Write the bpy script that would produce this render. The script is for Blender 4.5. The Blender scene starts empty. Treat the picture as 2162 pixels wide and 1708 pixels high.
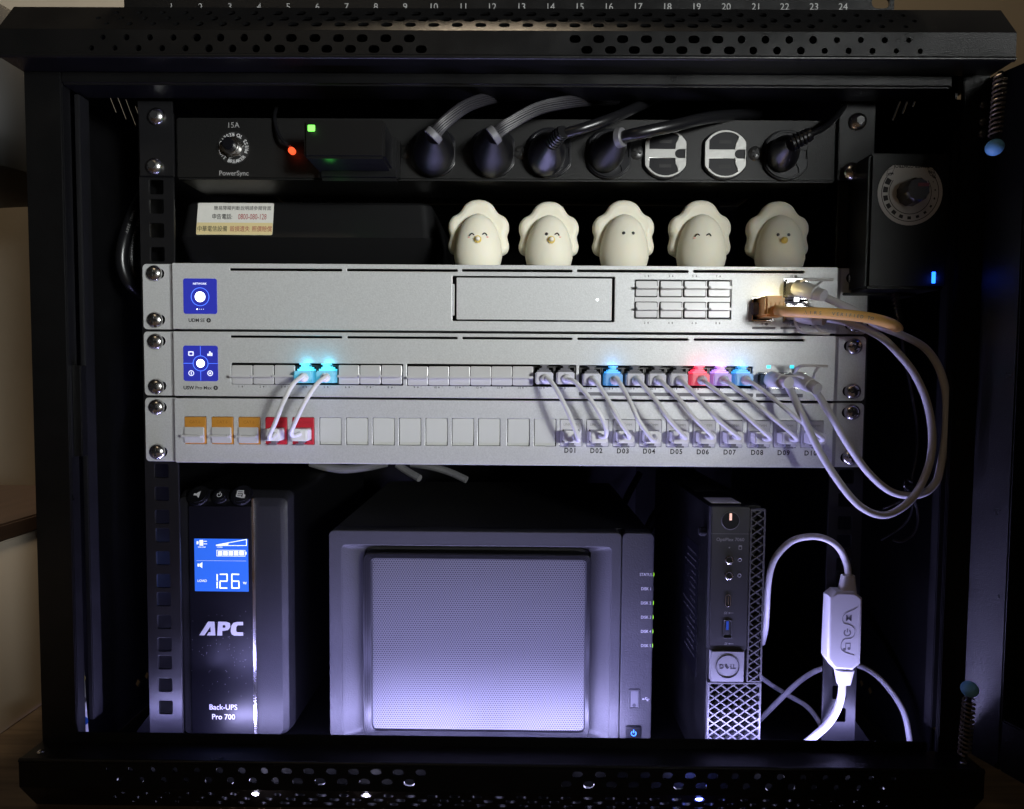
import bpy, bmesh, math, random
from mathutils import Vector, Matrix
random.seed(7)
R = math.radians
sc = bpy.context.scene
S = 0.001                                   # the script measures in millimetres
# ------------------------------------------------------------------ camera
F_PX, CAM = 1370.7, Vector((9.1, -437.9, -27.2))      # focal length for a 2162 px wide frame
PIT, YAW, ROL = 0.0478, 0.0071, 0.0075
cam = bpy.data.cameras.new('camera'); cam_o = bpy.data.objects.new('camera', cam)
sc.collection.objects.link(cam_o); sc.camera = cam_o
cam.sensor_width = 36; cam.lens = 36*F_PX/2162; cam.clip_start = 0.01; cam.clip_end = 60
cam_o.location = CAM*S
ROT = Matrix.Rotation(YAW, 3, 'Z') @ Matrix.Rotation(R(90)-PIT, 3, 'X') @ Matrix.Rotation(ROL, 3, 'Z')
cam_o.rotation_euler = ROT.to_euler()
def M(u, v, Y=0.0):
    """measured picture point at real depth Y -> (X, Z) in mm"""
    d = ROT @ Vector(((u-1081)/F_PX, -(v-854)/F_PX, -1.0))
    t = (Y-CAM.y)/d.y
    p = CAM + d*t
    return p.x, p.z
def MP(u, v, Y=0.0):
    x, z = M(u, v, Y); return Vector((x, Y, z))
# ------------------------------------------------------------------ world, lamps, exposure
w = bpy.data.worlds.new('World'); sc.world = w; w.use_nodes = True
w.node_tree.nodes['Background'].inputs[0].default_value = (1.0, .86, .68, 1)
w.node_tree.nodes['Background'].inputs[1].default_value = 0.007
def lamp(name, typ, loc, power, color, target=None, **kw):
    l = bpy.data.lights.new(name, typ); l.energy = power; l.color = color
    for k, v in kw.items(): setattr(l, k, v)
    o = bpy.data.objects.new(name, l); sc.collection.objects.link(o); o.location = Vector(loc)*S
    if target is not None:
        o.rotation_euler = (Vector(target)-Vector(loc)).to_track_quat('-Z', 'Y').to_euler()
    return o
# room lamp in front of the rack, to the right of the camera (the open door shades the right side from it)
lamp('room_lamp', 'SPOT', (1100, -1640, 130), 40.0, (.98, .985, .95), (-40, 0, 265), spot_size=R(26), spot_blend=.5, shadow_soft_size=.05)
# soft fill lamp added in front to even out the panel lighting
lamp('front_fill', 'SPOT', (890, -1300, 150), 84.0, (.97, 1.0, .99), (-30, 0, 215), spot_size=R(31), spot_blend=.55, shadow_soft_size=.20)
# broad ceiling light above and behind the camera
lamp('ceiling_lamp', 'AREA', (-650, -1500, 1500), 1.3, (1.0, .80, .55), (-50, 0, 0), shape='RECTANGLE', size=0.5, size_y=0.5)
# warm fill lamp added to brighten the back wall and the cupboard
lamp('wall_fill', 'AREA', (-60, 400, 1500), 17.0, (1.0, .80, .56), (-100, 420, 0), shape='DISK', size=0.25)
sc.view_settings.view_transform = 'Standard'; sc.view_settings.look = 'None'
sc.view_settings.exposure = 0.0; sc.view_settings.gamma = 1.0
sc.cycles.use_denoising = True
sc.cycles.max_bounces = 6; sc.cycles.sample_clamp_indirect = 4.0
sc.cycles.caustics_reflective = False; sc.cycles.caustics_refractive = False
# ------------------------------------------------------------------ materials
MT = {}
def mat(name, col, rough=.5, metal=0.0, bump=0.0, bscale=1500, var=0.0, vscale=300, emit=None, estr=0.0,
        trans=0.0, sss=0.0, spec=.5, coat=0.0, rvar=0.0):
    m = bpy.data.materials.new(name); m.use_nodes = True; nt = m.node_tree; p = nt.nodes['Principled BSDF']
    p.inputs['Base Color'].default_value = (*col, 1); p.inputs['Roughness'].default_value = rough
    p.inputs['Metallic'].default_value = metal; p.inputs['Specular IOR Level'].default_value = spec
    p.inputs['Transmission Weight'].default_value = trans
    p.inputs['Coat Weight'].default_value = coat
    if sss: p.inputs['Subsurface Weight'].default_value = sss; p.inputs['Subsurface Radius'].default_value = (.004, .003, .002); p.inputs['Subsurface Scale'].default_value = 1
    if emit: p.inputs['Emission Color'].default_value = (*emit, 1); p.inputs['Emission Strength'].default_value = estr
    if bump or var or rvar:
        tc = nt.nodes.new('ShaderNodeTexCoord')
    if bump:
        n = nt.nodes.new('ShaderNodeTexNoise'); n.inputs['Scale'].default_value = bscale; n.inputs['Detail'].default_value = 3
        b = nt.nodes.new('ShaderNodeBump'); b.inputs['Strength'].default_value = bump; b.inputs['Distance'].default_value = .0004
        nt.links.new(tc.outputs['Object'], n.inputs['Vector']); nt.links.new(n.outputs['Fac'], b.inputs['Height']); nt.links.new(b.outputs['Normal'], p.inputs['Normal'])
    if var:
        n = nt.nodes.new('ShaderNodeTexNoise'); n.inputs['Scale'].default_value = vscale; n.inputs['Detail'].default_value = 4; n.inputs['Roughness'].default_value = .7
        r = nt.nodes.new('ShaderNodeMapRange'); r.inputs['From Min'].default_value = .3; r.inputs['From Max'].default_value = .7
        r.inputs['To Min'].default_value = 1-var; r.inputs['To Max'].default_value = 1+var
        mx = nt.nodes.new('ShaderNodeMix'); mx.data_type = 'RGBA'; mx.blend_type = 'MULTIPLY'; mx.inputs[0].default_value = 1
        mx.inputs[6].default_value = (*col, 1)
        nt.links.new(tc.outputs['Object'], n.inputs['Vector']); nt.links.new(n.outputs['Fac'], r.inputs['Value'])
        nt.links.new(r.outputs[0], mx.inputs[7]); nt.links.new(mx.outputs[2], p.inputs['Base Color'])
    if rvar:
        n = nt.nodes.new('ShaderNodeTexNoise'); n.inputs['Scale'].default_value = 45; n.inputs['Detail'].default_value = 6
        r = nt.nodes.new('ShaderNodeMapRange'); r.inputs['From Min'].default_value = .3; r.inputs['From Max'].default_value = .7
        r.inputs['To Min'].default_value = max(.02, rough-rvar); r.inputs['To Max'].default_value = rough+rvar
        nt.links.new(tc.outputs['Object'], n.inputs['Vector']); nt.links.new(n.outputs['Fac'], r.inputs['Value']); nt.links.new(r.outputs[0], p.inputs['Roughness'])
    MT[name] = m; return m
mat('powder_black', (.0045, .0045, .0048), .33, spec=.36, bump=.35, bscale=1600, rvar=.06)
mat('inner_black', (.0035, .0035, .0040), .42, spec=.3, bump=.2, bscale=1600, rvar=.08)
mat('rail_black', (.008, .008, .009), .40, spec=.35, bump=.15, rvar=.07)
mat('dark_plastic', (.0045, .0045, .005), .38, spec=.35, bump=.2, bscale=2500)
mat('modem_black', (.008, .008, .0085), .30, bump=.3, bscale=1500)
mat('ups_side', (.002, .002, .0025), .55, spec=.15)
mat('matte_black', (.006, .006, .006), .6)
mat('cable_black', (.006, .006, .007), .30)
mat('braid_black', (.018, .017, .021), .45)
mat('gloss_black', (.004, .004, .006), .34, spec=.35)
mat('pdu_grey', (.0065, .0065, .0065), .46, spec=.35, bump=.3, bscale=1800)
mat('silver', (.62, .635, .645), .40, metal=.28, bump=.22, bscale=1100, var=.10, vscale=900)
mat('silver_plug', (.64, .64, .65), .32, metal=.25, bump=.05)
mat('blank_grey', (.60, .615, .60), .5, bump=.12, bscale=800)
mat('steel', (.62, .61, .60), .22, metal=1.0, rvar=.08)
mat('steel_dark', (.10, .10, .10), .4, metal=.8)
mat('outlet_glare', (.50, .50, .48), .34, metal=.45, bump=.3, bscale=500)  # glossy black outlet face with its bright reflection put into the colour
mat('white_cord', (.66, .66, .68), .38, bump=.05, sss=.0)
mat('white_plastic', (.78, .78, .79), .36, bump=.04)
mat('jack_white', (.62, .62, .64), .4)
mat('clear_plug', (.72, .72, .80), .3, trans=.15)
mat('clear_dark', (.30, .30, .34), .2, trans=.4)
mat('cream', (.80, .77, .64), .6, sss=.3, bump=.05)
mat('beak', (.72, .54, .14), .45)
mat('beak_white', (.85, .80, .68), .3)
mat('eye_black', (.01, .008, .008), .4)
mat('blush', (.75, .42, .36), .6)
mat('orange_jack', (.52, .235, .035), .45)
mat('orange_text', (.36, .15, .02), .5)
mat('red_jack', (.50, .018, .035), .45)
mat('red_text', (.36, .012, .025), .5)
mat('orange_cord', (.86, .50, .15), .42, sss=.1)
mat('ink_black', (.012, .012, .014), .6)
mat('ink_grey', (.20, .20, .21), .6)
mat('ink_white', (.62, .62, .63), .5)
mat('ink_dim', (.30, .30, .30), .5)
mat('ink_faint', (.025, .025, .028), .5)
mat('shaded_cable', (.20, .20, .21), .5)  # white cable darkened in colour for the shade deep in the rack
mat('bar_grey', (.15, .15, .16), .5, metal=.2)
mat('sticker_white', (.70, .69, .64), .5, var=.04)
mat('sticker_yellow', (.70, .58, .30), .5)
mat('sticker_red', (.35, .06, .06), .6)
mat('screen_blue', (.01, .012, .10), .2, emit=(.035, .045, .52), estr=.62)
mat('screen_line', (.05, .08, .5), .2, emit=(.08, .2, 1.0), estr=1.3)
mat('screen_white', (.8, .8, .9), .2, emit=(.9, .95, 1.0), estr=3.2)
mat('screen_soft', (.6, .6, .8), .2, emit=(.72, .78, 1.0), estr=.9)
mat('lcd_blue', (.01, .05, .3), .25, emit=(.028, .135, .66), estr=.95)
mat('lcd_white', (.8, .85, .9), .25, emit=(.85, .92, 1.0), estr=.8)
mat('led_green', (.1, .6, .1), .3, emit=(.25, 1.0, .12), estr=1.4)
mat('led_lime', (.2, .6, .02), .3, emit=(.36, .9, .03), estr=.8)
mat('led_red', (.6, .05, .02), .3, emit=(1.0, .10, .03), estr=1.5)
mat('led_blue', (.02, .1, .8), .3, emit=(.01, .10, 1.0), estr=6)
mat('led_cyan', (.1, .6, .8), .3, emit=(.02, .62, .85), estr=1.6)
mat('led_strip_chip', (.8, .8, .9), .3, emit=(.62, .60, 1.0), estr=14)
mat('led_strip_blue', (.5, .5, .9), .3, emit=(.12, .16, 1.0), estr=45)
mat('led_tail', (.8, .8, .9), .3, emit=(.75, .72, 1.0), estr=60)
mat('power_blue', (.05, .2, .9), .3, emit=(.05, .25, 1.0), estr=1.6)
mat('button_pink', (.8, .6, .5), .3, emit=(1.0, .58, .45), estr=.8)
mat('glow_cyan', (.35, .6, .7), .3, trans=.3, emit=(.05, .55, .80), estr=0.33)  # port LED light inside the clear plugs, put in as emission
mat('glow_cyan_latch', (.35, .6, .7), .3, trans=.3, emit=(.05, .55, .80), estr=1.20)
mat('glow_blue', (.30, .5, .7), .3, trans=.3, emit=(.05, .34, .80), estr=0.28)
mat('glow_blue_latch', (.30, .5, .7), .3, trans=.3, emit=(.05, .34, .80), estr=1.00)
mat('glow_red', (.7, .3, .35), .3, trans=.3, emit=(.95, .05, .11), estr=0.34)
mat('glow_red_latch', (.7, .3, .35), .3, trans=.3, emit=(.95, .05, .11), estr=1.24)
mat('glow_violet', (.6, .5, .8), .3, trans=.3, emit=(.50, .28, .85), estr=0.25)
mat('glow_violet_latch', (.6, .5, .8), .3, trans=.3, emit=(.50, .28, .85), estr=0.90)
mat('nas_grey', (.042, .042, .045), .45, spec=.25, bump=.55, bscale=900)
mat('nas_case', (.020, .020, .021), .5, bump=.4, bscale=1200)
mat('nas_mesh', (.120, .120, .127), .5, spec=.12)
mat('nas_hole', (.010, .010, .016), .6)
mat('nas_trim', (.010, .010, .012), .34, spec=.4)
mat('ups_grey', (.014, .014, .016), .42, spec=.3, bump=.45, bscale=1500, var=.15, vscale=900)
mat('pc_black', (.028, .028, .030), .42, bump=.2, bscale=2000)
mat('pc_badge', (.30, .30, .31), .4, metal=.3)
mat('pc_lattice', (.11, .11, .115), .42)
mat('usb_blue', (.02, .10, .45), .4)
mat('dial_white', (.55, .54, .52), .5)
mat('knob_dark', (.03, .026, .028), .28)
mat('knob_red', (.22, .03, .04), .35)
mat('blue_ball', (.22, .58, .92), .45)
mat('spring_steel', (.16, .13, .09), .45, metal=.5)
mat('glow_label', (.4, .4, .42), .5)
mat('grey_box', (.16, .155, .17), .6)
mat('wall', (.50, .44, .35), .85, bump=.15, bscale=250, var=.03, vscale=20)
mat('furn_cream', (.72, .62, .50), .6, var=.02, vscale=8)
def wood(name, c1, c2, sc_):
    m = bpy.data.materials.new(name); m.use_nodes = True; nt = m.node_tree; p = nt.nodes['Principled BSDF']
    tc = nt.nodes.new('ShaderNodeTexCoord'); mp = nt.nodes.new('ShaderNodeMapping'); mp.inputs['Scale'].default_value = sc_
    n = nt.nodes.new('ShaderNodeTexNoise'); n.inputs['Scale'].default_value = 3; n.inputs['Detail'].default_value = 10; n.inputs['Roughness'].default_value = .65; n.inputs['Distortion'].default_value = .6
    r = nt.nodes.new('ShaderNodeValToRGB'); r.color_ramp.elements[0].position = .34; r.color_ramp.elements[1].position = .68
    r.color_ramp.elements[0].color = (*c1, 1); r.color_ramp.elements[1].color = (*c2, 1)
    b = nt.nodes.new('ShaderNodeBump'); b.inputs['Strength'].default_value = .15; b.inputs['Distance'].default_value = .001
    nt.links.new(tc.outputs['Object'], mp.inputs['Vector']); nt.links.new(mp.outputs[0], n.inputs['Vector'])
    nt.links.new(n.outputs['Fac'], r.inputs[0]); nt.links.new(r.outputs[0], p.inputs['Base Color'])
    nt.links.new(n.outputs['Fac'], b.inputs['Height']); nt.links.new(b.outputs[0], p.inputs['Normal'])
    p.inputs['Roughness'].default_value = .5; MT[name] = m
wood('floor_wood', (.085, .058, .036), (.20, .145, .095), (3, 45, 45))
wood('shelf_wood', (.030, .016, .010), (.060, .034, .022), (30, 3, 30))
# ------------------------------------------------------------------ mesh helpers (millimetres)
class B:
    def __init__(s): s.bm = bmesh.new()
    def box(s, x0, x1, y0, y1, z0, z1, bev=0, seg=2):
        t = bmesh.new(); bmesh.ops.create_cube(t, size=1)
        for v in t.verts:
            v.co = Vector((x0+(v.co.x+.5)*(x1-x0), y0+(v.co.y+.5)*(y1-y0), z0+(v.co.z+.5)*(z1-z0)))
        if bev: bmesh.ops.bevel(t, geom=t.edges[:], offset=bev, segments=seg, affect='EDGES', clamp_overlap=True)
        return s.merge(t)
    def merge(s, t, mx=None):
        if mx is not None: t.transform(mx)
        me = bpy.data.meshes.new('t'); t.to_mesh(me); t.free(); s.bm.from_mesh(me); bpy.data.meshes.remove(me); return s
    def mesh(s, me, mx=None):
        t = bmesh.new(); t.from_mesh(me); return s.merge(t, mx)
    def cyl(s, c, r, h, axis='y', seg=20, r2=None, bev=0):
        """cylinder from c along +axis for h; axis y points away from the camera"""
        t = bmesh.new(); bmesh.ops.create_cone(t, cap_ends=True, segments=seg, radius1=r, radius2=r if r2 is None else r2, depth=h)
        if bev: bmesh.ops.bevel(t, geom=[e for e in t.edges if len(e.link_faces) == 2 and any(len(f.verts) > 4 for f in e.link_faces)], offset=bev, segments=2, affect='EDGES')
        rot = {'z': Matrix(), 'y': Matrix.Rotation(R(-90), 4, 'X'), 'x': Matrix.Rotation(R(90), 4, 'Y')}[axis]
        t.transform(Matrix.Translation((0, 0, h/2))); t.transform(rot); t.transform(Matrix.Translation(c)); return s.merge(t)
    def sphere(s, c, rx, ry=None, rz=None, seg=20):
        t = bmesh.new(); bmesh.ops.create_uvsphere(t, u_segments=seg, v_segments=max(6, seg//2), radius=1)
        t.transform(Matrix.Diagonal((rx, ry or rx, rz or rx, 1))); t.transform(Matrix.Translation(c)); return s.merge(t)
    def torus(s, c, R_, r, seg=28, sub=8, axis='y'):
        pts = []
        for i in range(seg):
            a = 2*math.pi*i/seg
            pts.append({'y': Vector((R_*math.cos(a), 0, R_*math.sin(a))), 'z': Vector((R_*math.cos(a), R_*math.sin(a), 0))}[axis]+Vector(c))
        return s.tube(pts, r, sub, closed=True)
    def tube(s, pts, r, seg=10, closed=False):
        n = len(pts); rings = []; up = None
        rr = r if isinstance(r, (list, tuple)) else [r]*n
        for i in range(n):
            a = pts[i-1] if (i or closed) else pts[0]; b = pts[(i+1) % n] if (i < n-1 or closed) else pts[-1]
            t = (b-a).normalized()
            if up is None: up = t.orthogonal().normalized()
            up = (up - t*up.dot(t)).normalized(); sd = t.cross(up)
            rings.append([s.bm.verts.new(pts[i] + (up*math.cos(2*math.pi*k/seg)+sd*math.sin(2*math.pi*k/seg))*rr[i]) for k in range(seg)])
        for i in range(n if closed else n-1):
            A, C_ = rings[i], rings[(i+1) % n]
            for k in range(seg): s.bm.faces.new((A[k], A[(k+1) % seg], C_[(k+1) % seg], C_[k]))
        if not closed:
            s.bm.faces.new(rings[0][::-1]); s.bm.faces.new(rings[-1])
        return s
    def loft(s, rings, cap=True):
        V = [[s.bm.verts.new(p) for p in r] for r in rings]; n = len(V[0])
        for A, C_ in zip(V, V[1:]):
            for k in range(n): s.bm.faces.new((A[k], A[(k+1) % n], C_[(k+1) % n], C_[k]))
        if cap: s.bm.faces.new(V[0][::-1]); s.bm.faces.new(V[-1])
        return s
    def poly(s, pts2, y0, y1, plane='xz'):
        """prism: outline in xz (extruded along y) or yz (extruded along x)"""
        f = (lambda p, d: Vector((p[0], d, p[1]))) if plane == 'xz' else (lambda p, d: Vector((d, p[0], p[1])))
        return s.loft([[f(p, y0) for p in pts2], [f(p, y1) for p in pts2]])
    def done(s):
        bmesh.ops.recalc_face_normals(s.bm, faces=s.bm.faces[:])
        me = bpy.data.meshes.new('m'); s.bm.to_mesh(me); s.bm.free(); return me
def curve2d(outlines, depth=1.0, bev=0.0, res=2):
    """2D filled curve with holes -> mesh in xz facing -y, front face at y=0, back at y=depth"""
    cu = bpy.data.curves.new('c', 'CURVE'); cu.dimensions = '2D'; cu.fill_mode = 'BOTH'
    cu.extrude = depth/2 - bev; cu.bevel_depth = bev; cu.bevel_resolution = 1 if bev < .8 else 3; cu.offset = -bev
    for o in outlines:
        sp = cu.splines.new('POLY'); sp.points.add(len(o)-1)
        for p, q in zip(sp.points, o): p.co = (q[0], q[1], 0, 1)
        sp.use_cyclic_u = True
    ob = bpy.data.objects.new('c', cu); me = bpy.data.meshes.new_from_object(ob)
    bpy.data.objects.remove(ob); bpy.data.curves.remove(cu)
    me.transform(Matrix.Translation((0, depth/2, 0)) @ Matrix.Rotation(R(90), 4, 'X'))
    return me
FONT = {}
def textm(s, cap, depth=.06, bold=0.0, center=True, sx=1.0, shear=0.0, spacing=1.0):
    cu = bpy.data.curves.new('t', 'FONT'); cu.body = s; cu.size = cap/.72; cu.extrude = depth/2; cu.resolution_u = 3; cu.offset = bold
    cu.shear = shear; cu.space_character = spacing
    ob = bpy.data.objects.new('t', cu); me = bpy.data.meshes.new_from_object(ob)
    bpy.data.objects.remove(ob); bpy.data.curves.remove(cu)
    xs = [v.co.x for v in me.vertices] or [0]; ys = [v.co.y for v in me.vertices] or [0]
    cx, cy = (min(xs)+max(xs))/2, (min(ys)+max(ys))/2
    me.transform(Matrix.Rotation(R(90), 4, 'X') @ Matrix.Diagonal((sx, 1, 1, 1)) @ Matrix.Translation((-cx, -cy, 0)))
    return me
def rrect(x0, x1, z0, z1, r, n=4):
    r = min(r, abs(x1-x0)/2-1e-4, abs(z1-z0)/2-1e-4); P = []
    for cx, cz, a0 in ((x1-r, z1-r, 0), (x0+r, z1-r, 90), (x0+r, z0+r, 180), (x1-r, z0+r, 270)):
        for i in range(n+1):
            a = R(a0+90*i/n); P.append((cx+r*math.cos(a), cz+r*math.sin(a)))
    return P
def circ(x, z, r, n=20, a0=0, a1=360): return [(x+r*math.cos(R(a0+(a1-a0)*i/n)), z+r*math.sin(R(a0+(a1-a0)*i/n))) for i in range(n)]
def spline(pts, n=10):
    P = [Vector(p) for p in pts]; P = [P[0]*2-P[1]]+P+[P[-1]*2-P[-2]]; out = []
    for i in range(1, len(P)-2):
        a, b, c, d = P[i-1:i+3]
        for k in range(n):
            t = k/n
            out.append(.5*((2*b)+(c-a)*t+(2*a-5*b+4*c-d)*t*t+(3*b-a-3*c+d)*t**3))
    out.append(P[-2]); return out
def px(pts, n=10): return spline([MP(*p) for p in pts], n)
COL = sc.collection
def obj(name, me, m, parent=None, loc=None, rot=None):
    """link ONE mesh object. loc None: vertices are world mm; else they are local to loc (shared data allowed)"""
    if isinstance(me, B): me = me.done()
    if loc is None:
        if me.vertices:
            lo = [min(v.co[i] for v in me.vertices) for i in range(3)]; hi = [max(v.co[i] for v in me.vertices) for i in range(3)]
        else: lo = hi = [0, 0, 0]
        loc = Vector([(a+b)/2 for a, b in zip(lo, hi)]); me.transform(Matrix.Translation(-loc))
    if not me.get('mm'):
        me['mm'] = 1; me.transform(Matrix.Scale(S, 4))
        me.polygons.foreach_set('use_smooth', [True]*len(me.polygons)); me.set_sharp_from_angle(angle=R(32))
    if m and not me.materials: me.materials.append(MT[m])
    elif m and me.materials and me.materials[0] != MT[m]: me = me.copy(); me.materials.clear(); me.materials.append(MT[m])
    me.name = name
    o = bpy.data.objects.new(name, me); COL.objects.link(o)
    loc = Vector(loc)
    if rot is not None: o.rotation_euler = rot
    o['wx'], o['wy'], o['wz'] = loc
    if parent is not None:
        o.parent = parent; loc = loc - Vector((parent['wx'], parent['wy'], parent['wz']))
    o.location = loc*S
    return o
def tag(o, label, cat=None, group=None, kind=None):
    if label: o['label'] = label
    if cat: o['category'] = cat
    if group: o['group'] = group
    if kind: o['kind'] = kind
    return o
def thing(name, label, cat, loc, group=None):
    o = bpy.data.objects.new(name, None); COL.objects.link(o); o.empty_display_size = .01
    o['wx'], o['wy'], o['wz'] = loc; o.location = Vector(loc)*S
    return tag(o, label, cat, group)
def text(s, x, z, y, cap, m, parent, name='lettering', **kw):
    return obj(name, textm(s, cap, **kw), m, parent, (x, y, z))
def at(me, x, y, z): me.transform(Matrix.Translation((x, y, z))); return me
# ================================================================== SETTING
FLOOR = -309.0
o = obj('floor', B().box(-2500, 2500, -1400, 1500, FLOOR-20, FLOOR), 'floor_wood'); tag(o, None, kind='structure')
o = obj('back_wall', B().box(-2500, 2500, 520, 560, FLOOR, 2200), 'wall'); tag(o, None, kind='structure')
# cream side cupboard with a dark wooden top, left of the rack
X0 = -388
t = thing('side_cupboard', 'cream side cupboard with dark wooden top left of the rack cabinet', 'cupboard', (X0-200, -100, FLOOR))
obj('body', B().box(X0-400, X0, -500, 222, FLOOR, -160, 1), 'furn_cream', t)
obj('top_board', B().box(X0-402, X0+2, -502, 224, -159.7, -146, 1.5), 'shelf_wood', t)
# black rounded bag behind the upper left of the rack
bx, bz = M(20, 300, 250)
t = thing('black_bag', 'black rounded bag behind the upper left corner of the rack cabinet', 'bag', (bx-60, 250, 150))
rr = []
for k, (z, gx, gy) in enumerate(((152, 60, 35), (158, 92, 52), (175, 112, 62), (220, 120, 66), (280, 122, 66), (330, 112, 58), (342, 92, 46))):
    rr.append([Vector((bx-82+p[0], 255+p[1], z)) for p in rrect(-gx, gx, -gy, gy, gy*.8, 5)])
obj('body', B().loft(rr), 'matte_black', t)
obj('strap', B().tube(spline([(bx-150, 250, 338), (bx-140, 250, 400), (bx-82, 250, 425), (bx-25, 250, 400), (bx-15, 250, 338)]), 8), 'matte_black', t)
# ================================================================== RACK CABINET
YC, YP, YB = -46.0, -26.0, 424.0
ZT1, ZT0, ZB1, ZB0 = 174.1, 158.6, -270.3, -288.0
ZTOP, ZBOT = 194.5, -308.5
rack = thing('rack_cabinet', 'black steel nine-unit network rack cabinet with perforated top and bottom covers', 'rack cabinet', (0, 200, ZBOT))
def hole_row(z, x0, n, pitch, rfun, flip=False):
    out = []
    for i in range(n):
        x = x0+i*pitch; r, l = rfun(i)
        if r <= 0: continue
        if l > 0: out.append(rrect(x-r-l, x+r+l, z-r, z+r, r-.02, 4)[::-1])
        else: out.append(circ(x, z, r, 12)[::-1])
    return out
PX14 = 13.95
def rsize(x):
    a = abs(x)
    if a > 225: return 1.55, 0
    if a > 182: return 1.85, 0
    if a > 138: return 2.35, 0
    return 2.25, 1.1
def rows(zs, xoffs, skip=None):
    hs = []
    for z, xo in zip(zs, xoffs):
        for i in range(-20, 21):
            x = xo+i*PX14
            if abs(x) > 246: continue
            if skip and skip(x): continue
            r, l = rsize(x)
            hs.append((rrect(x-r-l, x+r+l, z-r, z+r, r-.02, 3) if l else circ(x, z, r, 12))[::-1])
    return hs
TH = 1.4
skip_mid = lambda x: -43 < x < 41
def cover(zf0, zf1, zedge, sgn, nm):
    # front face with two staggered rows of holes
    zc = (zf0+zf1)/2
    me = curve2d([rrect(-300, 300, zf0, zf1, .3, 1)]+rows((zc+3.2*1, zc-3.0), (0 if sgn > 0 else 7, 7 if sgn > 0 else 0), skip_mid), TH)
    obj(nm+'_front', at(me, 0, YC, 0), 'powder_black', rack)
    # outer slope with three rows
    L = math.hypot(14, abs(zedge-(zf1 if sgn > 0 else zf0))); ang = math.atan2(14, abs(zedge-(zf1 if sgn > 0 else zf0)))
    me = curve2d([rrect(-300, 300, .25, L, .2, 1)]+rows((L/2-6.2, L/2, L/2+6.2), (0, 7, 2), None), TH)
    if sgn > 0: me.transform(Matrix.Translation((0, YC, zf1)) @ Matrix.Rotation(-ang, 4, 'X'))
    else: me.transform(Matrix.Translation((0, YC, zf0)) @ Matrix.Rotation(ang, 4, 'X') @ Matrix.Scale(-1, 4, (0, 0, 1)))
    obj(nm+'_slope', me, 'powder_black', rack)
    # inward shelf of the cover
    z = zf0 if sgn > 0 else zf1
    obj(nm+'_ledge', B().box(-300, 300, YC+.3, YP+1, min(z-.01, z+1.4*sgn), max(z-.01, z+1.4*sgn), .3), 'powder_black', rack)
    # rolled edge along the front fold
    obj(nm+'_fold', B().tube([Vector((-300, YC+.9, z+.7*sgn)), Vector((300, YC+.9, z+.7*sgn))], 1.5, 12), 'powder_black', rack)
    # end caps
    for s in (-1, 1):
        pr = [(YC+.2, zf0), (YC+.2, zf1), (YC+14, zedge), (YP+30, zedge), (YP+30, zf0)] if sgn > 0 else [(YC+.2, zf1), (YC+.2, zf0), (YC+14, zedge), (YP+30, zedge), (YP+30, zf1)]
        obj('end_cap', B().poly(pr, 298.8*s, 300.2*s, 'yz'), 'powder_black', rack)
cover(ZT0, ZT1, ZTOP, 1, 'top_cover')
cover(ZB0, ZB1, ZBOT, -1, 'bottom_cover')
obj('roof', B().box(-300, 300, YC+14, YB, ZTOP-1.4, ZTOP-.05), 'powder_black', rack)
obj('floor_pan', B().box(-299, 299, YC+14.5, YB, ZBOT+.1, ZBOT+1.4), 'inner_black', rack)
# inner lips of the door opening
obj('top_lip', B().box(-277, 277, YP, YP+22, ZT0-7.5, ZT0+1.0, 1.3, 3), 'powder_black', rack)
obj('bottom_lip', B().box(-277, 277, YP, YP+1.6, ZB1-1, ZB1+6.3, .6), 'powder_black', rack)
obj('sill_back', B().box(-298, 298, YP+.1, YP+1.2, ZBOT+1.6, ZB1-1.1), 'matte_black', rack)
# corner posts
for s in (-1, 1):
    xi = -277 if s < 0 else 284
    obj('post', B().box(min(xi, 300*s), max(xi, 300*s), YP, YP+1.5, ZB1-8, ZT0+8, .5), 'powder_black', rack)
    obj('post_return', B().box(min(xi, xi+1.4*s), max(xi, xi+1.4*s), YP+1.6, YP+(9 if s < 0 else 3), ZB1-8, ZT0+8, .3), 'powder_black', rack)
obj('latch_plate', B().box(-277.2, -271.5, YP+4, YP+10, -83, -24, .5), 'powder_black', rack)
obj('inner_strip', B().box(-277, -273.5, YP+12, YP+22, -262, 150, .5), 'rail_black', rack)
obj('inner_strip', B().box(288, 292, YP+14, YP+22, -262, 150, .5), 'rail_black', rack)
hx, hz = M(2043, 893, YP-.1)
obj('post_hole', B().cyl((289, YP-.15, hz), 2.0, .6), 'matte_black', rack)
# side panels with slanted ventilation slots
def slot(cx, cz, L, wd, a):
    c, s = math.cos(a), math.sin(a); P = []
    for dx, dz in ((-L/2, -wd/2), (L/2, -wd/2), (L/2, wd/2), (-L/2, wd/2)):
        P.append((cx+dx*c-dz*s, cz+dx*s+dz*c))
    return P
for s in (-1, 1):
    hs = []
    for k in range(4 if s < 0 else 3):          # upper slots   (local x = depth)
        hs.append(slot((58 if s < 0 else 40.5)+k*12.6, 176.5, 20, 2.4, R(-50)))
    for k in range(3):
        hs.append(slot(77+k*13, -281, 6.5, 5, R(-50)))
    me = curve2d([rrect(YP+26, YB, ZBOT+2, ZTOP-2, .5, 1)]+hs, 1.2)
    me.transform(Matrix.Translation((297*s, 0, 0)) @ Matrix.Rotation(R(90), 4, 'Z'))
    obj('side_panel', me, 'inner_black', rack)
obj('rear_panel', B().box(-297, 297, YB-1.3, YB, ZBOT+1.6, ZTOP-1.6), 'inner_black', rack)
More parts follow.
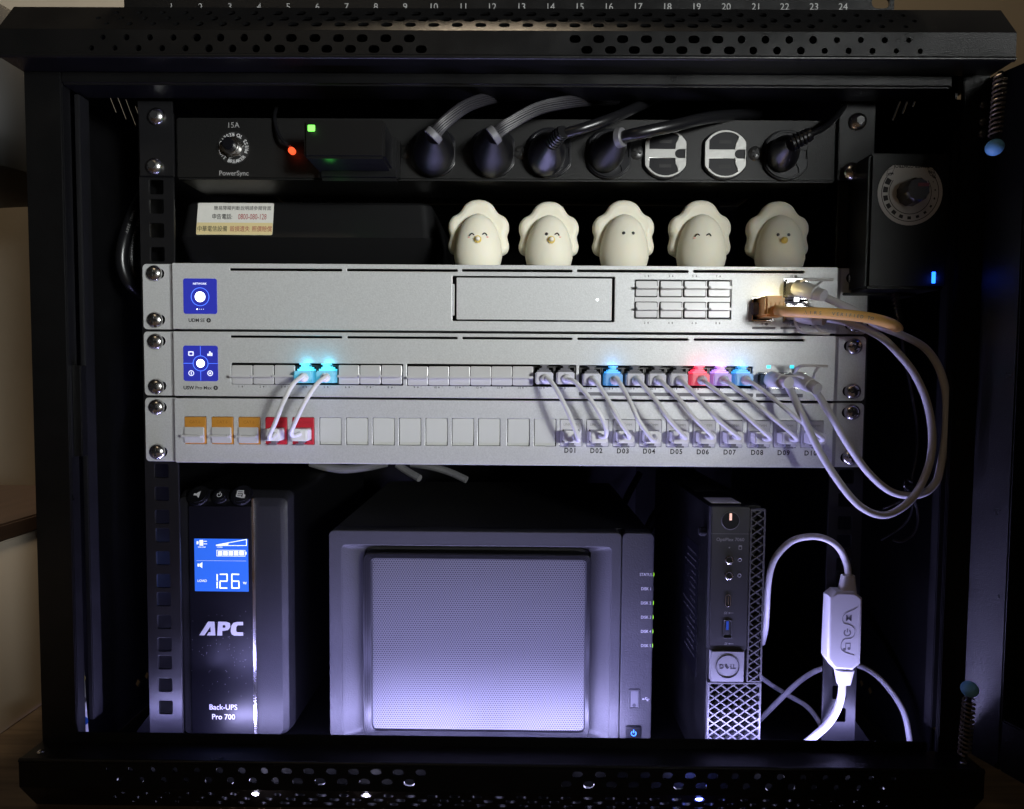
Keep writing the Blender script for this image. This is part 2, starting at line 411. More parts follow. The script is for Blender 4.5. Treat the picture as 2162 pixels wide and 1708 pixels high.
# mounting rails with square holes
HZ = []
for u in range(-6, 5):
    base = u*44.45
    for dz in (6.35, 22.225, 38.1): HZ.append(base+dz)
HZ = [z for z in HZ if -262 < z < 150]
for s in (-1, 1):
    cx = 232.55*s
    hs = [rrect(cx-4.75, cx+4.75, z-4.75, z+4.75, .9, 2)[::-1] for z in HZ]
    me = curve2d([rrect(min(221*s, 244*s), max(221*s, 244*s), ZBOT+2, 176, .5, 1)]+hs, 1.8, .25)
    rail = obj('mounting_rail', me, 'rail_black', rack)
    obj('rail_flange', B().box(min(242.4*s, 244*s), max(242.4*s, 244*s), 1.9, 40, ZBOT+2, 176), 'ups_side', rail)
    # rail foot bracket
    obj('rail_foot', B().poly([(246*s, ZBOT+3), (276*s, ZBOT+3), (246*s, ZBOT+44)], 14, 16), 'rail_black', rack)
    # rear rails
    obj('rear_rail', B().box(min(221*s, 244*s), max(221*s, 244*s), 330, 332, ZBOT+2, 176), 'rail_black', rack)
# small screws
x, z = M(74, 1593, YC+6)
for s in (-1, 1): obj('cover_screw', B().sphere((292*s, YC+8, ZB1+.3), 2.2, 2.2, 1.2), 'steel', rack)
# door, swung open to the right
TH_D = R(18.5); dv = Vector((math.sin(TH_D), -math.cos(TH_D), 0)); dn = Vector((-dv.y, dv.x, 0))*-1
hinge = Vector((301, YP+1, 0))
door = thing('rack_door', 'black steel rack door swung open on the right with spring hinge pins', 'door', (hinge.x, hinge.y, ZB1))
def dslab(a0, a1, n0, n1, z0, z1, bev=.8):
    b = B().box(a0, a1, n0, n1, z0, z1, bev); mx = Matrix.Identity(4)
    nx = Vector((math.cos(TH_D), math.sin(TH_D), 0))
    for i in range(3): mx[i][0] = dv[i]; mx[i][1] = nx[i]; mx[i][3] = hinge[i]
    b.bm.transform(mx); return b
obj('panel', dslab(0, 556, 9.2, 11, ZB1+4, ZT0-2), 'inner_black', door)
for a0, a1, z0, z1 in ((0, 24, ZB1+2, ZT0-1), (534, 558, ZB1+2, ZT0-1), (24.1, 533.9, ZB1+2, ZB1+34), (24.1, 533.9, ZT0-30, ZT0-1)):
    obj('door_frame', dslab(a0, a1, -2, 9, z0, z1), 'powder_black', door)
for (u, v, up) in ((2100, 311, 1), (2047, 1455, -1)):
    p = MP(u, v, YP-34)
    obj('hinge_cap', B().sphere(p, 4.7, 4.7, 4.6), 'blue_ball', door)
    hel = [p+Vector((3*math.cos(a), 3*math.sin(a), up*(6+a*.42))) + Vector((up*.02*a, 0, 0)) for a in [i*.45 for i in range(178)]]
    obj('hinge_spring', B().tube(hel, .62, 6), 'spring_steel', door)
    obj('hinge_pin', B().tube([p, p+Vector((up*1.5, 0, up*42))], 1.5, 8), 'inner_black', door)
for (u, v) in ((2075, 222), (2074, 258), (2073, 283)):
    obj('hinge_screw', B().sphere(MP(u, v, YP-1), 2.3, 1.6, 2.6), 'steel_dark', door)
# ------------------------------------------------------------------ generic rack screw (shared mesh)
def cross_poly(r, w_, a): 
    P = [(w_, w_), (w_, r), (-w_, r), (-w_, w_), (-r, w_), (-r, -w_), (-w_, -w_), (-w_, -r), (w_, -r), (w_, -w_), (r, -w_), (r, w_)]
    c, s = math.cos(a), math.sin(a); return [(x*c-y*s, x*s+y*c) for x, y in P]
def dome(r, h, seg=24, n=5, flat=.35):
    rings = []
    for i in range(n+1):
        a = (math.pi/2)*(i/n)*.93; rings.append([Vector((r*math.cos(a)*math.cos(2*math.pi*k/seg), -h*math.sin(a), r*math.cos(a)*math.sin(2*math.pi*k/seg))) for k in range(seg)])
    return rings
screw_me = B().loft(dome(5.5, 3.3)).done()
cross_me = B().poly(cross_poly(2.7, .62, 0), -3.62, -2.2).done()
hex_me = B().loft(dome(5.9, 4.2)).done()
hexsock_me = B().poly(circ(0, 0, 2.6, 6), -4.32, -2.0).done()
def screw(parent, x, z, y, a=None, hexa=False):
    s_ = obj('screw', hex_me if hexa else screw_me, 'steel', parent, (x, y, z))
    c_ = obj('screw_recess', hexsock_me if hexa else cross_me, 'steel_dark' if hexa else 'matte_black', s_, (x, y, z), (0, a if a is not None else random.uniform(0, 1.5), 0))
    return s_
# ================================================================== ONE-UNIT PANELS
class Panel:
    def __init__(s, ztop, zbot, tl, tr, bl, br, yf):
        s.zt, s.zb, s.tl, s.tr, s.bl, s.br, s.y = ztop, zbot, tl, tr, bl, br, yf
    def xz(s, u, v, dy=0.0):
        k = (u-s.tl[0])/(s.tr[0]-s.tl[0]); vt = s.tl[1]+k*(s.tr[1]-s.tl[1]); vb = s.bl[1]+k*(s.br[1]-s.bl[1])
        return M(u, v, s.y+dy)[0], s.zt+(v-vt)/(vb-vt)*(s.zb-s.zt)
    def rect(s, u0, u1, v0, v1, r=.4, n=3, hole=True):
        x0, za = s.xz(u0, v0); x1, zb_ = s.xz(u1, v1); _, zc = s.xz(u1, v0); _, zd = s.xz(u0, v1)
        P = rrect(x0, x1, (zb_+zd)/2, (za+zc)/2, r, n); return P[::-1] if hole else P
    def box(s, u0, u1, v0, v1):
        x0, za = s.xz(u0, v0); x1, zb_ = s.xz(u1, v1); _, zc = s.xz(u1, v0); _, zd = s.xz(u0, v1)
        return x0, x1, (zb_+zd)/2, (za+zc)/2
YF = -7.0                                   # face plane of the one-unit devices
GW = Panel(44.0, .6, (370, 560), (1765, 572), (375, 696), (1765, 706), YF)
SW = Panel(-.9, -43.8, (375, 702), (1765, 711), (377, 833), (1762, 844), YF)
PP = Panel(-45.3, -88.4, (377, 844), (1755, 852), (380, 971), (1747, 983), YF)
def chassis(P, name, label, holes, depth, extra_edge=True):
    t = thing(name, label, 'network device', (0, 100, P.zb))
    me = curve2d([rrect(-219.2, 219.2, P.zb, P.zt, .8, 3)]+holes, 1.6, .3)
    obj('face_plate', at(me, 0, P.y, 0), 'silver', t)
    obj('case', B().box(-218.5, 218.5, P.y+14, depth, P.zb+.3, P.zt-.3, .5), 'inner_black', t)
    obj('case_rim', B().box(-218.6, 218.6, P.y+1.65, P.y+13.9, P.zt-1.5, P.zt-.1), 'silver', t)
    obj('case_rim', B().box(-218.6, 218.6, P.y+1.65, P.y+13.9, P.zb+.1, P.zb+1.5), 'silver', t)
    for s in (-1, 1):
        obj('case_side', B().box(min(217.4*s, 218.6*s), max(217.4*s, 218.6*s), P.y+1.65, P.y+13.9, P.zb+1.6, P.zt-1.6), 'silver', t)
        slots = [rrect(232.55*s-5.6, 232.55*s+5.6, z-3.4, z+3.4, 3.3, 4)[::-1] for z in (P.zb+6.4, P.zt-6.4)]
        me = curve2d([rrect(min(218.9*s, 241.6*s), max(218.9*s, 241.6*s), P.zb, P.zt, 2.6, 4)]+slots, 1.8, .3)
        obj('ear', at(me, 0, -2.4, 0), 'silver', t)
        obj('ear_fold', B().poly([(218.9*s, P.y+1.7), (218.9*s, -.7), (223.2*s, -.7), (223.2*s, -2.3), (220.6*s, P.y+1.7)], P.zb+.4, P.zt-.4).bm and B().loft([[Vector((x, y, z)) for x, y in ((218.7*s, P.y+1.7), (218.7*s, -2.45), (223.4*s, -2.45))] for z in (P.zb+.4, P.zt-.4)]), 'silver', t)
        for z in (P.zb+6.4, P.zt-6.4): screw(t, 232.55*s-(1.0 if s < 0 else -1.0), z+random.uniform(-.4, .4), -2.5)
    return t
VS = [(485, 722), (732, 966), (975, 1208), (1218, 1453), (1464, 1698)]
gw_h = [GW.rect(a, b, 572.0+(a-485)*.0062, 577.0+(a-485)*.0062, .6) for a, b in VS]
gw_h += [GW.rect(955, 1297, 589, 681, .8), GW.rect(1340, 1543, 597, 676, .6), GW.rect(1588, 1633, 632, 681, .5), GW.rect(1655, 1704, 594, 684, .5)]
gw = chassis(GW, 'network_gateway', 'silver rack gateway with blue display, drive bay door and eight covered ports', gw_h, 285)
sw_h = [SW.rect(a+1, b, 711+(a-485)*.006, 715.6+(a-485)*.006, .6) for a, b in VS]
PB = [(488, 851, 767, 811), (859, 1216, 769, 814), (1223, 1588, 772, 817)]
sw_h += [SW.rect(*b, .5) for b in PB] + [SW.rect(1600, 1702, 786, 819, .5)]
sw = chassis(SW, 'network_switch', 'silver rack switch with blue display and twenty-four ports in one row', sw_h, 285)
KX = [390.4, 447.5, 504.2, 561, 618, 674.8, 731.2, 787.3, 843, 899, 954.5, 1010, 1072, 1128, 1183, 1239, 1295, 1350.5, 1408, 1464, 1521, 1579, 1635, 1692]
def kv(u): return 881+(u-390)*.0055, 934+(u-390)*.0055
pp_h = []
for u in KX:
    a, b = kv(u); pp_h.append(PP.rect(u-1, u+46, a-.8, b+.8, .3, 1))
pp = chassis(PP, 'keystone_patch_bay', 'silver keystone patch panel with black D01 to D10 port labels', pp_h, 60)
pp['category'] = 'patch panel'
# ---- gateway parts
def screen(P, t, u0, u1, v0, v1):
    x0, x1, z0, z1 = P.box(u0, u1, v0, v1)
    d = obj('display', at(curve2d([rrect(x0, x1, z0, z1, 1.6, 4)], .5, .08), 0, P.y-.35, 0), 'screen_blue', t)
    return d, (x0+x1)/2, (z0+z1)/2, x1-x0
def bolt(x, z, h): return [(x+.12*h, z+.5*h), (x-.32*h, z-.08*h), (x-.02*h, z-.08*h), (x-.12*h, z-.5*h), (x+.32*h, z+.08*h), (x+.02*h, z+.08*h)]
def flat(P2, y, d=.06): return B().poly(P2, y, y+d)
d, cx, cz, wd = screen(GW, gw, 387, 459, 592, 665)
yy = YF-.42
obj('status_ring', B().torus((cx, yy+.02, cz-.4), 5.9, .22, 36, 6), 'screen_line', d)
obj('status_light', B().cyl((cx, yy-.05, cz-.4), 3.4, .1, seg=24), 'screen_white', d)
text('NETWORK', cx, cz+8.2, yy, 1.3, 'screen_soft', d, bold=.03)
for k in range(4): obj('page_dot', B().cyl((cx-2.1+k*1.4, yy, cz-8.6), .42 if k == 0 else .26, .1, seg=8), 'screen_white' if k == 0 else 'screen_soft', d)
def model_text(P, t, u, v, s1, s2):
    x, z = P.xz(u, v)
    a = textm(s1, 2.3, bold=.09); b_ = textm(s2, 2.3, bold=.03)
    wa = max(v_.co.x for v_ in a.vertices)*2; wb = max(v_.co.x for v_ in b_.vertices)*2; tot = wa+.9+wb+1+3.2; x0 = x-tot/2
    obj('lettering', a, 'ink_black', t, (x0+wa/2, P.y-.06, z)); obj('lettering', b_, 'ink_black', t, (x0+wa+.9+wb/2, P.y-.06, z))
    xb = x0+wa+wb+1.9+1.6
    obj('power_mark', at(curve2d([circ(xb, z, 1.5, 20), bolt(xb, z, 2.3)[::-1]], .05), 0, P.y-.06, 0), 'ink_black', t)
model_text(GW, gw, 422, 678, 'UDM', 'SE'); model_text(SW, sw, 424, 816.5, 'USW', 'Pro Max')
x0, x1, z0, z1 = GW.box(964, 1291, 592.5, 678)
bay = obj('drive_bay_door', at(curve2d([rrect(x0, x1, z0, z1, .6, 3)], 4, .3), 0, YF-.3, 0), 'silver', gw)
x, z = GW.xz(1261, 637); obj('status_light', B().cyl((x, YF-.42, z), .8, .1, seg=12), 'screen_white', bay)
x0, x1, z0, z1 = GW.box(955, 963, 604, 668); obj('bay_latch', B().box(x0+.1, x1-1.2, YF+.4, YF+3, z0, z1, .2), 'silver', bay)
def port_no(P, t, u, v, s, m='ink_black', plus='', globe=False):
    x, z = P.xz(u, v); me = textm(s, 1.5)
    obj('port_number', me, m, t, (x-1.0, P.y-.06, z))
    if globe: obj('port_mark', B().cyl((x+1.9, P.y-.06, z), 1.0, .05, seg=14), 'ink_grey', t)
    else:
        obj('port_mark', flat(bolt(x+1.3, z, 1.9), P.y-.06), m, t)
        if plus: text(plus, x+3.0+.5*(len(plus)-1), z+.4, P.y-.06, .75, m, t, name='port_mark')
for k, u in enumerate((1365, 1416, 1466, 1516)):
    port_no(GW, gw, u, 589+k*.2, str(2*k+1), plus='+' if k == 0 else ''); port_no(GW, gw, u-1, 684+k*.2, str(2*k+2), plus='+' if k == 0 else '')
port_no(GW, gw, 1612, 686.5, '9', globe=True); port_no(GW, gw, 1674, 590.5, '10', globe=True); port_no(GW, gw, 1668, 687, '11', globe=True)
for (u0, u1, s) in ((1588, 1637, '2.5G'), (1648, 1690, '10G')):
    x0, x1, z0, z1 = GW.box(u0, u1, 692.3, 697); obj('speed_bar', at(curve2d([rrect(x0, x1, z0, z1, .3)], .05), 0, YF-.05, 0), 'bar_grey', gw)
    text(s, (x0+x1)/2, (z0+z1)/2, YF-.1, .9, 'ink_dim', gw)
x, z = GW.xz(1727, 688); text('RESET', x, z, YF-.06, 1.2, 'ink_black', gw)
x, z = GW.xz(1711, 688); obj('reset_hole', B().cyl((x, YF-.1, z), .8, .15, seg=12), 'ink_black', gw)
# inner backing of the eight-port block
x0, x1, z0, z1 = GW.box(1340, 1543, 597, 676)
obj('port_frame', B().box(x0+.4, x1-.4, YF+1.0, YF+5, z0+.4, z1-.4), 'silver_plug', gw)
# dust plug: shared meshes
def plug_meshes(w_, h_, rz):
    a = at(curve2d([rrect(-w_/2, w_/2, -h_/2, h_/2, .8, 3)], 1.4, .25), 0, -.7, 0)
    b = B().box(-w_/2-.2, w_/2+.2, -5.4, -.3, rz-.8, rz+.8, .35).done()
    return a, b
def dust_plug(pm, x, z, y, label, group, rz=0):
    t = thing('port_dust_plug', label, 'dust plug', (x, y, z), group)
    obj('plate', pm[0], 'silver_plug', t, (x, y, z)); obj('grip', pm[1], 'silver_plug', t, (x, y, z))
    return t
gpm = plug_meshes(13.9, 9.9, .4)
GU = (1364.5, 1416.5, 1467, 1518)
for k, u in enumerate(GU):
    for r_, v in enumerate((614.5, 657.5)):
        x, z = GW.xz(u, v+k*.3); n = 2*k+1+r_
        obj('plug_gap', at(curve2d([rrect(-7.5, 7.5, -5.5, 5.5, .8, 2)], .3), x, YF+.65, z), 'matte_black', gw)  # dark sheet standing in for the shaded gap round the plug
        dust_plug(gpm, x, z, YF+.2, f"{('leftmost', 'second', 'third', 'rightmost')[k]} silver dust plug in the {'upper' if r_ == 0 else 'lower'} row of the gateway", 'dust plugs of the gateway')
# port 9 and SFP cages
def cage(P, t, u0, u1, v0, v1, m='steel'):
    x0, x1, z0, z1 = P.box(u0, u1, v0, v1); b = B()
    b.box(x0+.2, x0+.9, P.y+.3, P.y+13, z0+.2, z1-.2); b.box(x1-.9, x1-.2, P.y+.3, P.y+13, z0+.2, z1-.2)
    b.box(x0+.95, x1-.95, P.y+.3, P.y+13, z1-.9, z1-.2); b.box(x0+.95, x1-.95, P.y+.3, P.y+13, z0+.2, z0+.9)
    return obj('port_cage', b, m, t), (x0+x1)/2, (z0+z1)/2
cage(GW, gw, 1588, 1633, 632, 681); cage(GW, gw, 1655, 1704, 594, 637); cage(GW, gw, 1655, 1704, 640, 684)
x, z = GW.xz(1682, 637); obj('port_light', B().box(x-1.6, x+1.6, YF-.2, YF+.6, z-1.3, z+1.3, .2), 'screen_white', gw)
x, z = GW.xz(1620, 639); obj('port_light', B().box(x-2, x+2, YF-.2, YF+1, z-1.2, z+1.2, .2), 'screen_white', gw)
lamp('port_lamp', 'POINT', (x+2, YF-9, z+3), .006, (1, .85, .4), shadow_soft_size=.002)
# ---- switch parts
d, cx, cz, wd = screen(SW, sw, 387, 461, 731, 803)
obj('screen_cross', B().box(cx-.16, cx+.16, yy, yy+.1, cz+5.0, cz+11.4).box(cx-.16, cx+.16, yy, yy+.1, cz-11.4, cz-5.0).box(cx-11.5, cx-5, yy, yy+.1, cz-.16, cz+.16).box(cx+5, cx+11.5, yy, yy+.1, cz-.16, cz+.16), 'screen_line', d)
obj('status_ring', B().torus((cx, yy+.02, cz), 5.0, .22, 36, 6), 'screen_line', d)
obj('status_light', B().cyl((cx, yy-.05, cz), 2.7, .1, seg=24), 'screen_white', d)
ic = lambda P2, nm='screen_icon': obj(nm, at(curve2d(P2, .08), 0, yy, 0), 'screen_soft', d)
ix, iz = cx-6.3, cz+6.5; ic([rrect(ix-1.8, ix+1.8, iz-1.5, iz+1.5, .5), rrect(ix-1.1, ix+1.1, iz-.9, iz+.7, .4)[::-1]])
ix = cx+6.3; obj('screen_icon', B().box(ix-1.7, ix-.7, yy, yy+.1, iz-1.5, iz).box(ix-.5, ix+.5, yy, yy+.1, iz-1.5, iz+1.5).box(ix+.7, ix+1.7, yy, yy+.1, iz-1.5, iz+.6), 'screen_soft', d)
ix, iz = cx-6.3, cz-6.5; ic([circ(ix, iz, 1.9), circ(ix, iz, 1.4)[::-1], rrect(ix-.3, ix+.3, iz-1, iz+1, .1)])
ix = cx+6.3; ic([circ(ix, iz, 1.9), circ(ix, iz, 1.3)[::-1], circ(ix, iz, .7)])
DPL = {1: 'leftmost silver dust plug of the switch, below its first vent slot', 2: 'second silver dust plug from the left on the switch', 3: 'silver dust plug just left of the cyan glowing switch plugs', 6: 'silver dust plug just right of the cyan glowing switch plugs',
       7: 'middle silver dust plug of the three right of the cyan plugs', 8: 'last silver dust plug before the first gap in the switch row', 9: 'first silver dust plug after the first gap in the switch row', 10: 'second silver dust plug of the middle switch block', 11: 'third silver dust plug of the middle switch block',
       12: 'fourth silver dust plug of the middle switch block', 13: 'fifth silver dust plug of the middle switch block', 14: 'sixth silver dust plug of the middle block, beside the first grey plug'}
SWU = [488+1+45.1*(k+.5) for k in range(8)]+[860+44.35*(k+.5) for k in range(8)]+[1225+45.2*(k+.5) for k in range(8)]
spm = plug_meshes(13.5, 12.6, -1.0)
PORTC = {}
for k, u in enumerate(SWU):
    n = k+1; v0, v1 = (PB[k//8][2], PB[k//8][3])
    x, z = SW.xz(u, (v0+v1)/2); PORTC[n] = (x, z)
    plus = '+' if n <= 8 else '++'
    port_no(SW, sw, u-4, [814, 815.5, 818][k//8]+(k % 8)*.25, str(n), plus=plus)
    if n in (1, 2, 3, 6, 7, 8, 9, 10, 11, 12, 13, 14):
        dust_plug(spm, x, z-.3, YF+.2, DPL[n], 'dust plugs of the switch')
    else:                                    # open port: cage walls with a metal ledge on top
        hw = 6.9
        b = B(); b.box(x-hw, x-hw+.7, YF+.6, YF+13, z-6.2, z+6.0); b.box(x+hw-.7, x+hw, YF+.6, YF+13, z-6.2, z+6.0); b.box(x-hw+.75, x+hw-.75, YF+.6, YF+13, z+5.3, z+6.0)
        obj('port_cage', b, 'steel_dark', sw)
x0, x1, z0, z1 = SW.box(1222, 1590, 827, 834); obj('speed_bar', at(curve2d([rrect(x0, x1, z0, z1, .4)], .05), 0, YF-.05, 0), 'bar_grey', sw); text('2.5G', (x0+x1)/2, (z0+z1)/2, YF-.1, 1.2, 'ink_dim', sw)
x0, x1, z0, z1 = SW.box(1596, 1695, 829, 836); obj('speed_bar', at(curve2d([rrect(x0, x1, z0, z1, .4)], .05), 0, YF-.05, 0), 'bar_grey', sw); text('10G', (x0+x1)/2, (z0+z1)/2, YF-.1, 1.2, 'ink_dim', sw)
x, z = SW.xz(1722, 827); text('RESET', x, z, YF-.06, 1.2, 'ink_black', sw)
cage(SW, sw, 1600, 1650, 786, 819); cage(SW, sw, 1652, 1702, 786, 819)
for u in (1623, 1672):
    x, z = SW.xz(u, 774); obj('port_light', B().box(x-1.5, x+1.5, YF-.12, YF+.5, z-1.2, z+1.2, .2), 'led_cyan', sw)
# ---- patch panel parts
KC = {}
for k, u in enumerate(KX):
    a, b_ = kv(u); x0, x1, z0, z1 = PP.box(u, u+45, a, b_); n = k+1; x = (x0+x1)/2; z = (z0+z1)/2; KC[n] = (x, z)
    hw, hh = (x1-x0)/2, (z1-z0)/2
    if 6 <= n <= 14:
        if n == 6: blank_me = B().box(-hw, hw, 0, 6, -hh+1.6, hh, .35).done(); blank2_me = B().box(-hw, hw, 1.0, 6, -hh, -hh+1.5, .2).done()
        bl = obj('blank_insert', blank_me, 'blank_grey', pp, (x, YF+.1, z)); obj('blank_edge', blank2_me, 'blank_grey', bl, (x, YF+.1, z))
        continue
    col = 'orange_jack' if n <= 3 else 'red_jack' if n <= 5 else 'jack_white'
    jm = at(curve2d([rrect(-hw, hw, -hh, hh, .5, 2), rrect(-5.6, 5.6, -hh+2.6, hh-6.4, .3, 2)[::-1], rrect(-2.2, 2.2, -hh+1.0, -hh+2.55, .2, 1)[::-1]], 5, .25), 0, 0, 0)
    j = obj('keystone_jack', jm, col, pp, (x, YF-.6, z))
    obj('jack_socket', B().box(x-hw+.3, x+hw-.3, YF+4.5, YF+9, z-hh+.3, z+hh-.3), 'matte_black' if n > 3 else col, j)
    obj('jack_shutter', B().box(x-hw+.6, x+hw-.6, YF-.95, YF-.55, z+hh-6.6, z+hh-5.8, .1), col, j)
    text('CAT.6' if n <= 3 else 'LINKOMM', x, z+hh-3.2, YF-.68, 2.0 if n <= 3 else 1.7, 'orange_text' if n <= 3 else 'red_text' if n <= 5 else 'ink_dim', j, sx=1.0 if n <= 3 else .95)
    if n >= 15: text('6', x-hw+2, z-hh+2.1, YF-.68, 1.6, 'ink_dim', j)
    if n <= 3:
        if n == 1: kpm = plug_meshes(13.0, 10.6, -.5)
        dust_plug(kpm, x-.2, z-2.9, YF-1.2, f"silver dust plug in the {['leftmost', 'middle', 'rightmost'][n-1]} orange keystone jack", 'dust plugs of the patch panel')
for k in range(10):
    x, z = KC[15+k]; _, zz = PP.xz(1183+k*56.5, 947+k*.62)
    text('D%02d' % (k+1), x-.6, zz, YF-.06, 3.3, 'ink_black', pp, bold=.12, spacing=1.25, sx=.9)
    if k >= 7: obj('label_tape', B().box(x-7.6, x+7.0, YF-.03, YF-.005, zz-2.6, zz+2.6), 'silver', pp)
# ------------------------------------------------------------------ patch cords
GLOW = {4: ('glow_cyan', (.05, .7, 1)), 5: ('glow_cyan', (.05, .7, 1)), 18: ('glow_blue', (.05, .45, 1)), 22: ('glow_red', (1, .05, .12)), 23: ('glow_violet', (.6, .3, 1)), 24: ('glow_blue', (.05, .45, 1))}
def rj45(t, x, z, y, up, m, mt, dx=0):
    """clear plug seen end-on; up=+1 latch above, -1 below"""
    b = B().box(x-5.8, x+5.8, y-6.5, y+9, z-3.9, z+4.0, .7)
    p = obj('plug', b, m, t)
    l = B().box(x-4.6, x+4.6, y-3.2, y+8, z+up*4.1-(0 if up > 0 else 1.2), z+up*4.1+(1.2 if up > 0 else 0), .2)
    za = z+up*5.4; l.box(x-3.2, x+3.2, y-3.0, y+8, min(za, za+up*1.1), max(za, za+up*1.1), .2)
    za = z+up*6.6; l.box(x-1.7, x+1.7, y-4.5, y+8, min(za, za+up*1.5), max(za, za+up*1.5), .2)
    za = z+up*8.1; l.box(x-2.8, x+2.8, y-4.8, y+1.0, min(za, za+up*.8), max(za, za+up*.8), .2)
    obj('latch', l, mt, p)
    obj('boot', B().sphere((x+dx, y-6.6, z-.3), 3.4, 3.6, 3.2, 16), 'white_cord', p)
def patch_cord(n, kn, pts, label):
    x, z = PORTC[n]; kx, kz = KC[kn]
    t = thing('network_patch_cable', label, 'patch cord', (kx, YF-10, kz), 'white patch cords between switch and patch panel')
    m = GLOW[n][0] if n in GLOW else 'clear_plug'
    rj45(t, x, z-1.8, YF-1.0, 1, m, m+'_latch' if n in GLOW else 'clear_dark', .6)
    # lower plug in the keystone
    p = obj('plug', B().box(kx-5.5, kx+5.5, YF-9.5, YF+4, kz-5.9, kz+2.0, .9), 'white_plastic', t)
    obj('latch', B().box(kx-1.7, kx+1.7, YF-5.5, YF+4, kz-7.6, kz-6.0, .2).box(kx-2.6, kx+2.6, YF-7.5, YF-5, kz-8.8, kz-7.7, .2), 'clear_dark', p)
    obj('cord', B().tube(pts, 1.45, 10), 'white_cord', t)
    if n in GLOW:
        lamp('port_lamp', 'POINT', (x, YF-5.2, z+7.6), .0022, GLOW[n][1], shadow_soft_size=.0015)
for n, kn, mid in ((4, 4, [(640, 792, -21), (618, 812, -29), (598, 850, -32), (582, 890, -30), (569, 920, -26), (572, 925, -22), (582, 916, -17)]),
                   (5, 5, [(690, 793, -21), (668, 812, -29), (643, 850, -33), (626, 885, -32), (615, 912, -27), (620, 920, -21), (634, 915, -17)])):
    patch_cord(n, kn, px(mid), ('left' if n == 4 else 'right')+' white patch cord from cyan-lit switch port into a red jack')
cc = lambda x, y: ((x/1.544+1600)/1.8945, (y/1.544+1300)/1.8945)
c2 = lambda x, y: ((x/1.544+2696)/1.8945, (y/1.544+1400)/1.8945)
D = [
 (15, [(905, 325), (945, 365), (1005, 470), (1060, 590), (1098, 690), (1100, 712), (1085, 700), (1080, 680)], cc),
 (16, [(1035, 335), (1085, 355), (1170, 450), (1240, 560), (1272, 640), (1272, 683), (1248, 690), (1235, 678)], cc),
 (17, [(1190, 335), (1225, 370), (1290, 470), (1350, 580), (1405, 665), (1416, 694), (1400, 690), (1388, 678)], cc),
 (18, [(1330, 328), (1365, 370), (1420, 470), (1475, 590), (1548, 695), (1568, 712), (1578, 700), (1570, 684)], cc),
 (19, [(1465, 335), (1500, 370), (1580, 465), (1660, 580), (1745, 675), (1765, 697), (1752, 692), (1735, 680)], cc),
 (20, [(1600, 340), (1640, 375), (1730, 465), (1815, 570), (1900, 655), (1930, 690), (1912, 692), (1895, 680)], cc),
 (21, [(1735, 340), (1775, 380), (1880, 490), (1970, 590), (2060, 665), (2095, 695), (2080, 694), (2062, 684)], cc),
 (22, [(180, 190), (215, 215), (330, 305), (450, 410), (545, 495), (592, 540), (580, 552), (555, 545)], c2),
 (23, [(315, 188), (355, 215), (480, 310), (600, 410), (705, 495), (755, 545), (745, 556), (722, 548)], c2),
 (24, [(450, 190), (500, 215), (620, 305), (740, 405), (850, 490), (915, 545), (905, 556), (880, 548)], c2)]
YY = [-18, -23, -27, -28, -26.5, -23, -20, -16]
for k, (n, pts, f) in enumerate(D):
    patch_cord(n, n, px([(*f(*p), y) for p, y in zip(pts, YY)]), f"white patch cord from switch port {n} down to jack D{k+1:02d}")
# ------------------------------------------------------------------ direct attach cables
def sfp(t, u, v, Y0, Y1, tab, du=20, dv=8):
    a = MP(u, v, Y0); b = MP(u+du, v+dv, Y1); d_ = (b-a).normalized()
    pl = obj('connector', B().tube([a, a+d_*2, b-d_*1, b], [4.6, 5.2, 4.7, 3.6], 14), 'white_plastic', t)
    obj('collar', B().tube([b-d_*2.5, b+d_*5], [4.2, 3.7], 14), 'white_cord', pl)
    e = B()
    for pth, r in tab: e.tube(px(pth, 6), r, 6)
    obj('pull_tab', e, 'white_plastic', t)
    return b
c6 = lambda x, y: ((x/1.544+2696)/1.8945, (y/1.544+700)/1.8945)
def tb(f, pts): return [(*f(x, y), Y) for x, y, Y in pts]
def shell(t, P, u0, u1, v0, v1):
    x0, x1, z0, z1 = P.box(u0, u1, v0, v1); obj('connector_shell', B().box(x0, x1, P.y-2.5, P.y+10, z0, z1, .4), 'steel', t)
da = thing('direct_attach_cable', 'white cable from upper gateway socket looping behind the right post into the switch', 'network cable', (250, -20, -100), 'white direct attach cables')
shell(da, GW, 1658, 1701, 599, 633)
sfp(da, 1680, 606, YF-6, -26, [(tb(c6, [(745, 745, -9), (765, 690, -14), (790, 655, -20), (830, 645, -24), (985, 647, -26)]), .9), (tb(c6, [(870, 720, -16), (885, 680, -22), (915, 655, -25)]), .9)], 45, 14)
pA = tb(c6, [(880, 730, -22), (1000, 785, -27), (1140, 850, -29), (1250, 925, -28), (1400, 985, -25), (1540, 1060, -21), (1620, 1160, -19.8)]) + tb(c2, [(1662, 185, -19.8), (1680, 280, -19.8), (1682, 420, -19.8), (1672, 570, -19.8), (1645, 720, -19.8), (1625, 800, -19.8), (1590, 850, -20), (1540, 885, -21), (1450, 900, -22), (1330, 868, -23), (1200, 755, -24), (1080, 590, -25), (970, 405, -25), (890, 280, -24), (845, 228, -22)])
obj('cord', B().tube(px(pA, 8), 2.35, 12), 'white_cord', da)
sfp(da, 1682, 799, YF-6, -25, [(tb(c2, [(735, 225, -9), (745, 150, -14), (765, 110, -20), (800, 97, -24), (950, 100, -26)]), .9), (tb(c2, [(860, 190, -16), (870, 140, -22), (895, 102, -25)]), .9)], 32, 16)
shell(da, SW, 1655, 1699, 790, 816)
db = thing('direct_attach_cable', 'white cable from lower gateway socket dropping in the lowest loop to the switch', 'network cable', (230, -25, -110), 'white direct attach cables')
shell(db, GW, 1658, 1701, 645, 679)
